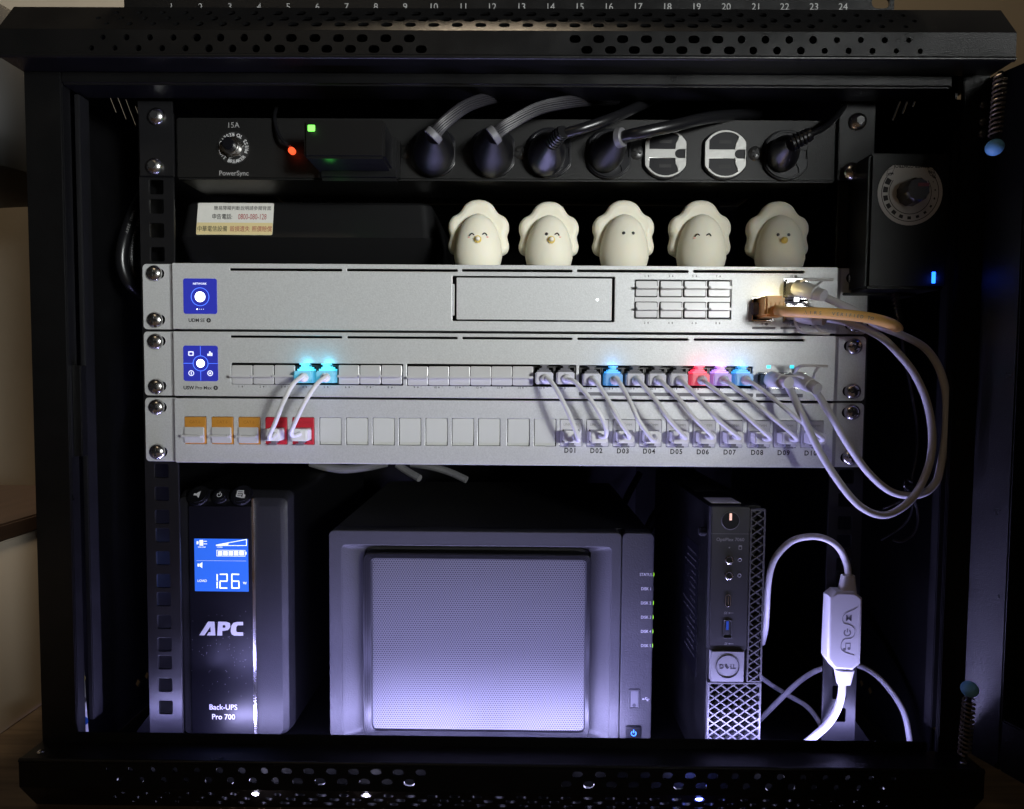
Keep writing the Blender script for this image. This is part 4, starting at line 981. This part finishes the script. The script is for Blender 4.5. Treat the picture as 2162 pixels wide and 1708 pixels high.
lput([[L(456, 1150), L(521, 1138), L(521, 1152.5), L(456, 1152.5)], [L(458, 1151), L(519.5, 1151.2), L(519.5, 1140)]]); lput([[L(460, 1150.6), L(482, 1146.5), L(482, 1150.6)]])
for s, u, v, cap, kw in (('ON LINE', 426, 1155, 1.1, {}), ('LOAD', 464, 1155, 1.1, {}), ('LOAD', 427, 1226, 1.9, {}), ('W', 517, 1231, 2.0, {})):
    a = L(u, v); text(s, a[0], a[1], ys-.2, cap, 'lcd_white', lcd, **kw)
lput([lrect(415, 419, 1143, 1149), lrect(421, 429, 1140, 1152)]); lput([lrect(430, 437, 1142, 1143.4), lrect(430, 437, 1147.5, 1149)])
lput([lrect(417, 421, 1190, 1196)]); lput([[L(422, 1190.5), L(427, 1186.5), L(427, 1199.5), L(422, 1195.5)]])
def seg7(u, v, w_, h_, on):
    t_ = 3.0; c = {'a': (u+1, u+w_-1, v, v+t_), 'g': (u+1, u+w_-1, v+h_/2-t_/2, v+h_/2+t_/2), 'd': (u+1, u+w_-1, v+h_-t_, v+h_), 'f': (u, u+t_, v+1, v+h_/2-1), 'b': (u+w_-t_, u+w_, v+1, v+h_/2-1), 'e': (u, u+t_, v+h_/2+1, v+h_-1), 'c': (u+w_-t_, u+w_, v+h_/2+1, v+h_-1)}
    for k in on:
        q = c[k]; lput([lrect(*q)], 'screen_digit')
seg7(443, 1211, 17, 32, 'bc'); seg7(463, 1211, 18, 32, 'abged'); seg7(488, 1211, 18, 32, 'afgedc')
# logo letters: slanted heavy capitals with cut strokes
a0 = L(421, 1341); a1 = L(513, 1313); lw, lh = a1[0]-a0[0], a1[1]-a0[1]
def lg(P2): return [(a0[0]+x_*lw, a0[1]+z_*lh) for x_, z_ in P2]
sl = .0
A_ = [(0, 0), (.10, 0), (.225, .62), (.235, .62), (.245, .22), (.16, .22), (.13, 0), (.385, 0), (.36, 1), (.19, 1)]
A_ = [(0, 0), (.205, 1), (.345, 1), (.365, 0), (.175, 0), (.215, .22), (.265, .22), (.258, .66), (.115, 0)]
P_ = [(.41, 0), (.435, 1), (.62, 1), (.70, .9), (.71, .62), (.66, .40), (.56, .34), (.52, .34), (.52, 0)]
Ph = [(.53, .54), (.59, .56), (.605, .68), (.59, .76), (.535, .76)]
C_ = [(.72, .30), (.735, .72), (.78, .92), (.86, 1), (1.0, 1), (1.0, .76), (.88, .76), (.845, .62), (.84, .36), (.865, .25), (1.0, .25), (1.0, 0), (.80, 0), (.74, .10)]
lo = obj('logo', at(curve2d([lg(A_)], .5, .05), 0, ys-.5, 0), 'ink_white', up)
obj('logo', at(curve2d([lg(P_), lg(Ph)[::-1]], .5, .05), 0, ys-.5, 0), 'ink_white', up); obj('logo', at(curve2d([lg(C_)], .5, .05), 0, ys-.5, 0), 'ink_white', up)
a = L(471.5, 1493); text('Back-UPS', a[0], a[1], ys-.1, 4.2, 'ink_white', up, sx=.95, bold=.05)
a = L(472, 1513.5); text('Pro 700', a[0], a[1], ys-.1, 4.2, 'ink_white', up, sx=.95, bold=.05)
# dust specks on the glossy panel
e = B(); rnd = random.Random(3)
for k in range(80):
    p_ = L(rnd.uniform(404, 531), 1350+abs(rnd.gauss(0, 55))*(1 if k % 3 else -.5)); e.box(p_[0]-.12, p_[0]+.14, ys+.02, ys+.19, p_[1]-.12, p_[1]+rnd.uniform(.1, .3))
tag(obj('dust', e, 'ink_dim', fpn), None, kind='stuff')
# ================================================================== NETWORK STORAGE
YN = 45.0
nx0, nzt = M(694, 1118, YN); nx1, _ = M(1382, 1125, YN); nzt = (nzt+M(1382, 1127, YN)[1])/2; nzb = nzt-157
FN = FP+.1
na = thing('network_storage', 'grey five-bay network storage box with perforated front grille', 'storage', ((nx0+nx1)/2, 170, FN))
seam = M(1311, 1300, YN)[0]
obj('case', B().box(nx0+.8, nx1-.8, YN+14, YN+226, FN+4, nzt-.4, 1.5), 'nas_case', na)
gx0, gz1 = M(765, 1160, YN); gx1, _ = M(1250, 1160, YN); gz0 = FN+5
ox0, oz1 = M(722, 1155, YN)[0], M(722, 1151, YN)[1]; ox1 = M(1291, 1155, YN)[0]
hole = rrect(ox0, ox1, FN+1, oz1, 3, 3)[::-1]
me = curve2d([rrect(nx0, seam-.25, FN+.2, nzt, 4, 4), hole], 14.5, .7); obj('bezel', at(me, 0, YN, 0), 'nas_grey', na)
# sloping reveal between bezel and grille
def ringv(x0_, x1_, z0_, z1_, r_, y_): return [Vector((p[0], y_, p[1])) for p in rrect(x0_, x1_, z0_, z1_, r_, 4)]
obj('reveal', B().loft([ringv(ox0-.2, ox1+.2, FN+.9, oz1+.2, 3, YN+.6), ringv(gx0, gx1, FN+3, gz1, 4, YN+7.5)], cap=False), 'nas_grey', na)
me = curve2d([rrect(seam+.25, nx1, FN+.2, nzt, 4, 4)], 14.5, .7); side = obj('side_bezel', at(me, 0, YN, 0), 'nas_grey', na)
# grille assembly stands proud of the reveal
hx0, hz1 = M(785, 1177, YN); hx1, hz0 = M(1233, 1544, YN)
gr = obj('grille_frame', at(curve2d([rrect(gx0+.6, gx1-.6, FN+3, gz1-2.2, 5, 5), rrect(hx0, hx1, hz0, hz1, 4, 5)[::-1]], 9, .8), 0, YN-1.5, 0), 'nas_trim', na)
for k in range(4):
    f = (k+.7)*.19*1.0
    P = [Vector((p[0], YN-1.55, p[1])) for p in rrect(hx0-(hx0-gx0)*f, hx1+(gx1-hx1)*f, hz0-2.2*f*2, hz1+(gz1-2.2-hz1)*f, 4.2, 4)]
    obj('frame_groove', B().tube(P, .28, 6, closed=True), 'nas_trim', gr)
# perforated sheet: real hexagonal cells
def perforated(x0_, x1_, z0_, z1_, pitch, rh, y_):
    V = []; Fc = []; row = 0; dzr = pitch*.866; z_ = z0_
    rc = pitch/math.sqrt(3)
    while z_ < z1_:
        x_ = x0_+(pitch/2 if row % 2 else 0)
        while x_ < x1_:
            b0 = len(V)
            for i in range(6):
                a = R(60*i+30); V.append((x_+rc*math.cos(a), y_, z_+rc*math.sin(a)))
            for i in range(6):
                a = R(60*i+30); V.append((x_+rh*math.cos(a), y_, z_+rh*math.sin(a)))
            for i in range(6): Fc.append((b0+i, b0+(i+1) % 6, b0+6+(i+1) % 6, b0+6+i))
            x_ += pitch
        z_ += dzr; row += 1
    me_ = bpy.data.meshes.new('perf'); me_.from_pydata(V, [], Fc); return me_
pg = obj('perforated_sheet', perforated(hx0+.3, hx1-.1, hz0+.3, hz1-.1, 1.82, .58, YN+.4), 'nas_mesh', gr); pg['kind'] = 'stuff'
obj('grille_backing', B().box(hx0-1, hx1+1, YN+1.3, YN+7, hz0-1, hz1+1), 'nas_hole', gr)
for k, s in enumerate(('STATUS', 'DISK 1', 'DISK 2', 'DISK 3', 'DISK 4', 'DISK 5')):
    v = 1213+k*30; x_, z_ = M(1364, v, YN); text(s, x_, z_, YN-.06, 2.3, 'ink_white', side, sx=.86)
    x_, z_ = M(1382.2, v, YN+1); obj('disk_light', B().box(nx1-1.0, nx1+.5, YN+.4, YN+4, z_-1.5, z_+1.5, .3), 'led_lime' if k != 1 else 'nas_trim', side)
x_, z_ = M(1339, 1476, YN); sl_ = obj('usb_recess', at(curve2d([rrect(x_-4.4, x_+4.4, z_-8, z_+8, 1, 3), rrect(x_-2.9, x_+2.9, z_-6.4, z_+6.4, .4, 2)[::-1]], 1.5, .3), 0, YN-.5, 0), 'nas_grey', side)
obj('usb_socket', B().box(x_-2.8, x_+2.8, YN-.2, YN+.1, z_-6.3, z_+6.3), 'nas_mesh', sl_); obj('usb_tongue', B().cyl((x_, YN-.28, z_-4.8), 1.4, .2, seg=12), 'nas_hole', sl_)
x_, z_ = M(1365, 1476, YN)
obj('usb_mark', B().box(x_-2.6, x_+2.4, YN-.08, YN-.02, z_-.15, z_+.15).cyl((x_-2.6, YN-.08, z_), .6, .06, seg=10).box(x_-1, x_-.6, YN-.08, YN-.02, z_+.2, z_+1.3).box(x_-.9, x_+.6, YN-.08, YN-.02, z_+1.0, z_+1.3).box(x_+.2, x_+.5, YN-.08, YN-.02, z_-1.2, z_-.2).box(x_+.2, x_+1.4, YN-.08, YN-.02, z_-1.4, z_-1.0), 'ink_white', side)
x_, z_ = M(1337, 1546, YN); pb = obj('power_button', B().box(x_-5.8, x_+5.8, YN-1.6, YN+.5, z_-6.4, z_+5.6, .8), 'gloss_black', side)
obj('power_mark', at(curve2d([[(x_+2.1*math.cos(R(a)), z_+2.1*math.sin(R(a))) for a in range(125, 416, 15)]+[(x_+1.5*math.cos(R(a)), z_+1.5*math.sin(R(a))) for a in range(415, 124, -15)], rrect(x_-.3, x_+.3, z_+.3, z_+2.9, .1)], .1), 0, YN-1.75, 0), 'power_blue', pb)
# feet
for fx in (nx0+22, nx1-22):
    for fy in (YN+25, YN+200): obj('foot', B().cyl((fx, fy, FP-.1), 7, 4.2, 'z', 16), 'matte_black', na)
# ================================================================== MINI COMPUTER
YD = -8.0
dx0, dzt = M(1503, 1070, YD); dx1, _ = M(1618, 1072, YD)
pc = thing('mini_computer', 'slim black mini computer standing upright with diamond lattice vents', 'computer', ((dx0+dx1)/2, 70, FP))
FD = FP+.1
obj('case', B().box(dx0+.4, dx1-.5, YD+7, YD+178, FD, dzt-.3, .8), 'inner_black', pc)
dm = M(1579, 1300, YD)[0]
fr = obj('front_panel', B().box(dx0, dm, YD, YD+6.8, M(1540, 1373, YD)[1], dzt, .6), 'pc_black', pc)
sl2 = M(1540, 1127, YD)[1]; obj('panel_seam', B().box(dx0-.02, dm+.02, YD-.04, YD+.2, sl2-.15, sl2+.15), 'bar_grey', fr)
# lattice vents: right column and lower block
def lattice(x0_, x1_, z0_, z1_, w_, h_, br, y0_, y1_, par):
    e = B(); fz = 1.1
    e.box(x0_, x0_+fz, y0_, y1_, z0_, z1_, .2).box(x1_-fz, x1_, y0_, y1_, z0_, z1_, .2).box(x0_+fz, x1_-fz, y0_, y1_, z1_-fz, z1_, .2).box(x0_+fz, x1_-fz, y0_, y1_, z0_, z0_+fz, .2)
    X0_, X1_, Z0_, Z1_ = x0_+.4, x1_-.4, z0_+.4, z1_-.4
    for sg in (1, -1):
        c = -400.0
        step = h_
        s_ = h_/w_*sg
        zc = Z0_-abs(s_)*(X1_-X0_)-h_
        while zc < Z1_+abs(s_)*(X1_-X0_)+h_:
            pts = []
            # line z = zc + s_*(x-X0_) clipped
            xa, xb = X0_, X1_
            if s_ > 0: xa = max(xa, X0_+(Z0_-zc)/s_); xb = min(xb, X0_+(Z1_-zc)/s_)
            else: xa = max(xa, X0_+(Z1_-zc)/s_); xb = min(xb, X0_+(Z0_-zc)/s_)
            if xb-xa > .5:
                a = Vector((xa, 0, zc+s_*(xa-X0_))); b_ = Vector((xb, 0, zc+s_*(xb-X0_))); d_ = (b_-a).normalized(); n_ = Vector((-d_.z, 0, d_.x))*br
                off = .05 if sg > 0 else .3
                e.poly([((a+n_).x, (a+n_).z), ((b_+n_).x, (b_+n_).z), ((b_-n_).x, (b_-n_).z), ((a-n_).x, (a-n_).z)], y0_+off, y1_-.2)
            zc += step
    return obj('lattice_vent', e, 'pc_lattice', par)
zbadge = M(1535, 1440, YD)[1]
lattice(dm+.3, dx1, zbadge-.2, dzt-1.5, 8.3, 5.9, .38, YD+.3, YD+4, pc)
lattice(dx0+.2, dx1, FD+.3, zbadge-.5, 8.3, 5.9, .42, YD+.3, YD+4, pc)
obj('vent_backing', B().box(dx0+.5, dx1-.5, YD+4.6, YD+6.9, FD+.5, dzt-2), 'matte_black', pc)
# badge
bx0, bz1 = M(1502, 1375, YD-.8); bx1, bz0 = M(1570, 1440, YD-.8)
bd = obj('badge', B().box(bx0, bx1, YD-.9, YD+4, bz0, bz1, .3), 'pc_badge', pc)
bcx, bcz = (bx0+bx1)/2, (bz0+bz1)/2
obj('badge_ring', B().torus((bcx, YD-.95, bcz), 7.7, .34, 40, 6), 'ink_black', bd)
text('D', bcx-4.0, bcz, YD-1.0, 3.0, 'ink_black', bd, bold=.10); text('LL', bcx+3.7, bcz, YD-1.0, 3.0, 'ink_black', bd, bold=.10, sx=.9)
me = textm('E', 2.9, bold=.10); me.transform(Matrix.Rotation(R(-38), 4, 'Y')); obj('lettering', at(me, bcx-.55, YD-1.0, bcz+.1), 'ink_black', bd)
x_, z_ = M(1542, 1099, YD)
pbn = obj('power_button', B().cyl((x_, YD-.6, z_), 5.7, 1.2, seg=32, bev=.3), 'gloss_black', fr)
obj('button_rim', B().torus((x_, YD-.35, z_), 5.9, .22, 36, 6), 'bar_grey', pbn)
obj('button_light', B().box(x_-.8, x_+.8, YD-.75, YD-.5, z_+.3, z_+5.0, .1), 'button_pink', pbn)
x_, z_ = M(1542, 1140, YD); text('OptiPlex 7060', x_, z_, YD-.06, 2.3, 'ink_dim', fr)
x_, z_ = M(1540, 1156, YD); obj('disk_light', B().cyl((x_, YD-.1, z_), .5, .15, seg=10), 'ink_dim', fr)
x_, z_ = M(1563, 1156, YD); obj('disk_mark', at(curve2d([rrect(x_-1.1, x_+1.1, z_-1.5, z_+1.5, .5), rrect(x_-.8, x_+.8, z_-1.2, z_+.6, .3)[::-1]], .06), 0, YD-.06, 0), 'ink_dim', fr)
for v, u in ((1182, 1540), (1215, 1539)):
    x_, z_ = M(u, v, YD); jk = obj('audio_jack', B().torus((x_, YD-.2, z_), 2.4, .6, 28, 8), 'steel', fr); obj('jack_hole', B().cyl((x_, YD-.05, z_), 1.9, .3, seg=20), 'matte_black', jk)
    x2, z2 = M(u+22, v, YD); obj('jack_mark', B().torus((x2, YD-.05, z2), 1.1, .22, 18, 5), 'ink_dim', fr)
x_, z_ = M(1537, 1268, YD); uc_ = obj('usb_c_socket', at(curve2d([rrect(x_-1.9, x_+1.9, z_-4.4, z_+4.4, 1.8, 5), rrect(x_-1.3, x_+1.3, z_-3.8, z_+3.8, 1.2, 5)[::-1]], .8, .1), 0, YD-.4, 0), 'steel', fr)
obj('usb_c_hole', B().box(x_-1.3, x_+1.3, YD-.05, YD+.2, z_-3.8, z_+3.8), 'matte_black', uc_); obj('usb_c_tongue', B().box(x_-.2, x_+.5, YD-.3, YD-.06, z_-2.8, z_+2.8), 'steel', uc_)
x_, z_ = M(1536, 1328, YD); ua = obj('usb_socket', at(curve2d([rrect(x_-2.9, x_+2.9, z_-6.2, z_+6.2, .3, 2), rrect(x_-2.4, x_+2.4, z_-5.7, z_+5.7, .2, 2)[::-1]], .8, .1), 0, YD-.4, 0), 'steel_dark', fr)
obj('usb_hole', B().box(x_-2.4, x_+2.4, YD-.05, YD+.2, z_-5.7, z_+5.7), 'matte_black', ua); obj('usb_tongue', B().box(x_-1.0, x_+.6, YD-.3, YD-.06, z_-.5, z_+5.4), 'usb_blue', ua)
for v in (1294, 1359):
    x_, z_ = M(1536, v, YD); text('SS', x_-1.2, z_, YD-.06, 1.7, 'ink_dim', fr, shear=.3); obj('usb_mark', B().box(x_+1, x_+4, YD-.06, YD, z_-.15, z_+.15).cyl((x_+1.2, YD-.07, z_), .5, .06, seg=8), 'ink_dim', fr)
# top sticker, side label, side foot
a = M(1492, 1050, 0)[0]; obj('top_sticker', B().box(dx0+4, dx0+24, YD+14, YD+34, dzt-.29, dzt-.1), 'sticker_white', pc)
obj('top_vent', B().box(dx0+5, dx1-6, YD+60, YD+150, dzt-.29, dzt-.15), 'matte_black', pc)
sb = obj('side_label', B().box(dx0+.2, dx0+.39, YD+30, YD+75, -245, -150), 'gloss_black', pc)
e = B()
for k in range(16): e.box(dx0+.12, dx0+.19, YD+36, YD+36+rnd.uniform(12, 34), -158-k*5, -156.8-k*5)
obj('label_print', e, 'ink_faint', sb)
for fz in (dzt-20, FD+14): obj('side_foot', B().cyl((dx0-4.5, YD+14, fz), 3.2, 5, 'x', 16, bev=.8), 'ups_grey', pc)
# ================================================================== LIGHT CONTROLLER AND ITS CORD
c7 = lambda x, y: ((x/1.4855+2600)/1.8945, (y/1.4855+1850)/1.8945)
YL = -5.0
def q7(x, y, Y=YL): return M(*c7(x, y), Y)
ct = thing('light_strip_controller', 'white inline controller with M, power and music buttons on a white cord', 'controller', (*q7(1150, 1310)[:1], YL, q7(1150, 1310)[1]))
body = [q7(*p, YL-5.5) for p in ((1072, 800), (1112, 768), (1222, 772), (1266, 808), (1252, 1198), (1205, 1236), (1098, 1228), (1056, 1168))]
me = curve2d([body[::-1]], 11, 1.6); bdy = obj('body', at(me, 0, YL-5.5, 0), 'white_plastic', ct)
for a, b_, c_, d_ in (((1140, 668), (1212, 668), (1118, 775), (1222, 775)), ((1098, 1225), (1206, 1232), (1112, 1312), (1186, 1316))):
    A2, B2, C2, D2 = (q7(*p) for p in (a, b_, c_, d_))
    rings = []
    for (l, r_) in ((A2, B2), (C2, D2)):
        cxm, czm, hw = (l[0]+r_[0])/2, (l[1]+r_[1])/2, abs(r_[0]-l[0])/2
        rings.append([Vector((cxm+p[0], YL+p[1], czm)) for p in rrect(-hw, hw, -hw*.62, hw*.62, hw*.4, 3)])
    obj('strain_relief', B().loft(rings), 'white_plastic', ct)
yb = YL-5.54
wv = [MP(*c7(*p), yb) for p in ((1232, 862), (1200, 880), (1165, 895), (1145, 920), (1150, 955), (1185, 965), (1212, 985), (1215, 1020), (1195, 1045), (1155, 1050), (1135, 1080), (1140, 1115), (1175, 1135), (1213, 1145))]
obj('wave_line', B().tube(spline(wv, 5), .11, 5), 'ink_grey', bdy)
p_ = q7(1179, 925, YL-5.7); text('M', p_[0]+.3, p_[1], yb, 4.2, 'ink_grey', bdy, bold=.04)
p_ = q7(1173, 1012, YL-5.7); obj('power_mark', at(curve2d([[(p_[0]+2.5*math.cos(R(a)), p_[1]+2.5*math.sin(R(a))) for a in range(125, 416, 15)]+[(p_[0]+1.7*math.cos(R(a)), p_[1]+1.7*math.sin(R(a))) for a in range(415, 124, -15)], rrect(p_[0]-.35, p_[0]+.35, p_[1]+.2, p_[1]+2.8, .1)], .06), 0, yb, 0), 'ink_grey', bdy)
p_ = q7(1170, 1094, YL-5.7); obj('music_mark', B().cyl((p_[0]-1.5, yb, p_[1]-1.9), 1.0, .06, seg=12).cyl((p_[0]+1.5, yb, p_[1]-1.4), 1.0, .06, seg=12).box(p_[0]-.95, p_[0]-.5, yb, yb+.06, p_[1]-1.9, p_[1]+2.0).box(p_[0]+2.05, p_[0]+2.5, yb, yb+.06, p_[1]-1.4, p_[1]+2.4).box(p_[0]-.95, p_[0]+2.5, yb+.01, yb+.05, p_[1]+1.8, p_[1]+2.6), 'ink_grey', bdy)
def cord7(pts, r_, par, m='white_cord', nm='cord'): return obj(nm, B().tube(px([(*c7(x, y), Y) for x, y, Y in pts]), r_, 12), m, par)
cord7([(1178, 672, YL), (1168, 600, YL), (1120, 505, YL-2), (1040, 452, YL-2), (945, 440, YL), (840, 468, YL+4), (755, 550, YL+8), (715, 640, YL+12), (697, 760, YL+18), (692, 880, YL+24), (684, 990, YL+34), (668, 1070, YL+60)], 2.25, ct)
cord7([(1142, 1312, YL), (1136, 1390, YL), (1105, 1480, YL), (1050, 1560, YL), (960, 1640, YL+1), (900, 1690, YL+2)], 2.5, ct)
for lab, pts in (('white cord crossing behind, falling from the mini computer towards the right rail', [(640, 1262, 90), (720, 1320, 85), (820, 1382, 80), (920, 1440, 75), (985, 1510, 70), (1025, 1590, 66), (1040, 1690, 66)]),
                 ('white cord arching behind the controller down to the right', [(640, 1540, 70), (690, 1490, 66), (800, 1380, 62), (900, 1290, 60), (1000, 1232, 58), (1110, 1208, 50), (1230, 1205, 42), (1340, 1262, 30), (1440, 1370, 18), (1510, 1490, 9), (1540, 1630, 4), (1545, 1720, 2)])):
    t = thing('white_usb_cable', lab, 'cord', (MP(*c7(pts[0][0], pts[0][1]), pts[0][2])), 'white cords beside the mini computer'); cord7(pts, 2.0, t)
# ================================================================== THINGS DEEP INSIDE THE RACK
gb0 = M(1230, 985, 380); gb1 = M(1345, 985, 380)
t = thing('rear_grey_box', 'dim grey box standing at the rack rear above the network storage', 'box', ((gb0[0]+gb1[0])/2, 400, FP))
obj('body', B().box(gb0[0], gb1[0], 385, 418, FP, -70, 2), 'grey_box', t)
c5 = lambda x, y: ((x/1.4413+1200)/1.8945, (y/1.4413+1850)/1.8945)
for lab, pts, r_, m in (('dim white flat cable sagging under the patch panel', [(60, 0, 150), (150, 25, 150), (260, 38, 150), (380, 25, 150), (500, 0, 150)], 4.0, 'shaded_cable'),
                     ('dim white cable end slanting down under the patch panel', [(560, 10, 160), (610, 45, 158), (690, 92, 150)], 3.4, 'shaded_cable'),
                     ('dim white cable curving down behind the network storage top', [(640, 5, 170), (760, 25, 168), (860, 55, 166), (960, 100, 160)], 3.4, 'shaded_cable'),
                     ('black cable hanging in front of the dim grey rear box', [(1960, 60, 340), (1900, 170, 330), (1860, 260, 320)], 4.0, 'cable_black'),
                     ('black cable curling up behind the mini computer', [(2160, 180, 250), (2080, 260, 255), (2010, 380, 260), (1990, 520, 262)], 5.0, 'cable_black'),
                     ('white cable hanging behind the right edge of the network storage', [(2110, 360, 200), (2075, 440, 198), (2068, 520, 196), (2090, 610, 194), (2130, 720, 190)], 3.0, 'white_cord')):
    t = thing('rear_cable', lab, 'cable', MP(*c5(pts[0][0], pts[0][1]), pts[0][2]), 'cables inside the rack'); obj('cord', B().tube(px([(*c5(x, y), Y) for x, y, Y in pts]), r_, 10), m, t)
# printed leaflet leaning against the left inside wall near the bottom
lf = thing('printed_leaflet', 'narrow white printed leaflet leaning inside the lower left corner of the rack', 'leaflet', (-268, -4, FP))
def lq(u, v, Y): return MP(u, v, Y)
pv = [(161, 1268, -12), (161, 1345, -11), (161, 1420, -10), (162, 1490, -9), (163, 1600, -8)]; qv = [(166, 1268, -9), (172, 1345, -6), (178, 1420, -4), (183, 1490, -2), (191, 1600, 0)]
obj('sheet', B().loft([[lq(*a_), lq(*b_), lq(*b_)+Vector((-.2, .4, 0)), lq(*a_)+Vector((-.2, .4, 0))] for a_, b_ in zip(pv, qv)]), 'sticker_white', lf)
for u, v, m, r_ in ((171, 1432, 'sticker_yellow', 3.0), (174, 1478, 'bar_grey', 2.6), (177, 1522, 'usb_blue', 3.0)):
    obj('printed_mark', B().cyl(lq(u, v, -8.5), r_, .3, seg=18), m, lf)
# ================================================================== PANEL STANDING ON THE ROOF
YT = -26.0
tx0 = M(262, 10, YT)[0]; tx1 = M(1888, 10, YT)[0]
tp = thing('numbered_patch_bay', 'black numbered patch panel standing on top of the rack cabinet', 'patch panel', ((tx0+tx1)/2, YT, ZTOP))
hx_, hz_ = M(1860, 5, YT)
me = curve2d([rrect(tx0, tx1, ZTOP, ZTOP+44, 1, 2), rrect(hx_-5.6, hx_+5.6, hz_-3.6, hz_+3.6, 3.5, 4)[::-1]], 2); obj('face', at(me, 0, YT, 0), 'powder_black', tp)
for k in range(24):
    x_, z_ = M(362+k*61.65, 14, YT); text(str(k+1), x_, z_, YT-.06, 4.2, 'ink_dim', tp, name='port_number')
    if k % 1 == 0: obj('port_block', B().box(x_-7, x_+7, YT-1.2, YT-.1, ZTOP+14, ZTOP+34, .5), 'matte_black', tp)
# ================================================================== LED STRIP BEHIND THE BOTTOM LIP
ZS = ZB1-4; YS = YP+3.6
ls = thing('led_strip', 'bluish white light strip glowing behind the bottom front lip', 'light strip', (0, YS, ZS-2))
obj('tape', B().box(-262, 262, YS-1.5, YS+4, ZS-1.0, ZS-.4), 'white_plastic', ls)
chip = B().box(-1.6, 1.6, -1.6, 1.6, 0, .8, .2).done()
for k in range(21):
    obj('led_chip', chip, 'led_strip_chip', ls, (-250+k*25, YS, ZS-.35))
def strip_lamp(x, power, size):
    l = lamp('strip_lamp', 'AREA', (x, YS+1, ZS+1.2), power, (.43, .41, 1.0), (x, YS+90, ZS+22), shape='RECTANGLE', size=size, size_y=.006); return l
for x_, p_ in ((-195, .11), (-65, .12), (65, .14), (195, .16)): strip_lamp(x_, p_, .13)
for x_ in (-195, -65, 65, 195): lamp('strip_lamp', 'AREA', (x_, YS, ZS+1.2), .36, (.50, .48, 1.0), (x_, YS-50, ZS+100), shape='RECTANGLE', size=.13, size_y=.005)
obj('tape', B().box(-212, 118, 6, 14, FP+.1, FP+.6), 'white_plastic', ls)
for k in range(14): obj('led_chip', chip, 'led_strip_chip', ls, (-206+k*24.5, 10, FP+.65))
for x_, p_ in ((-170, .20), (-62, .40), (46, .40)): lamp('strip_lamp', 'AREA', (x_, 11, FP+2.0), p_, (.50, .48, 1.0), (x_, 70, FP+26), shape='RECTANGLE', size=.10, size_y=.005)
# the tail of the strip shows through the lower slope of the bottom cover
for k, (u, v, m) in enumerate(((551, 1669, 'led_tail'), (790, 1671, 'led_tail'), (1471, 1673, 'led_strip_blue'))):
    hl = math.hypot(14, ZB0-ZBOT); ha = math.atan2(14, ZB0-ZBOT); row = (0, 0, 0)[k]
    xw = M(u, v, YC+6)[0]; xw = round((xw-(0, 7, 2)[row])/PX14)*PX14+(0, 7, 2)[row]; ll = hl/2+(-6.2, 0, 6.2)[row]
    p_ = Vector((xw, YC+ll*math.sin(ha), ZB0-ll*math.cos(ha)))+Vector((0, math.cos(ha), math.sin(ha)))*1.0
    obj('tail_chip', B().sphere(p_, (2.3, 1.5, 2.3)[k], 1.6, 1.6, 12), m, ls)
    lamp('sill_lamp', 'POINT', p_+Vector((0, 2.5, 4)), (.008, .004, .008)[k], (.6, .6, 1) if k < 2 else (.15, .2, 1), shadow_soft_size=.002)
for k in range(9):  # lamps added inside the sill to brighten the hole rims; no chips here
    x_ = -232+k*58
    lamp('sill_lamp', 'POINT', (x_, YC+7, ZB0+4), .006, (.6, .6, 1), shadow_soft_size=.002)
for o in list(bpy.data.objects):
    for k in ('wx', 'wy', 'wz'):
        if k in o: del o[k]
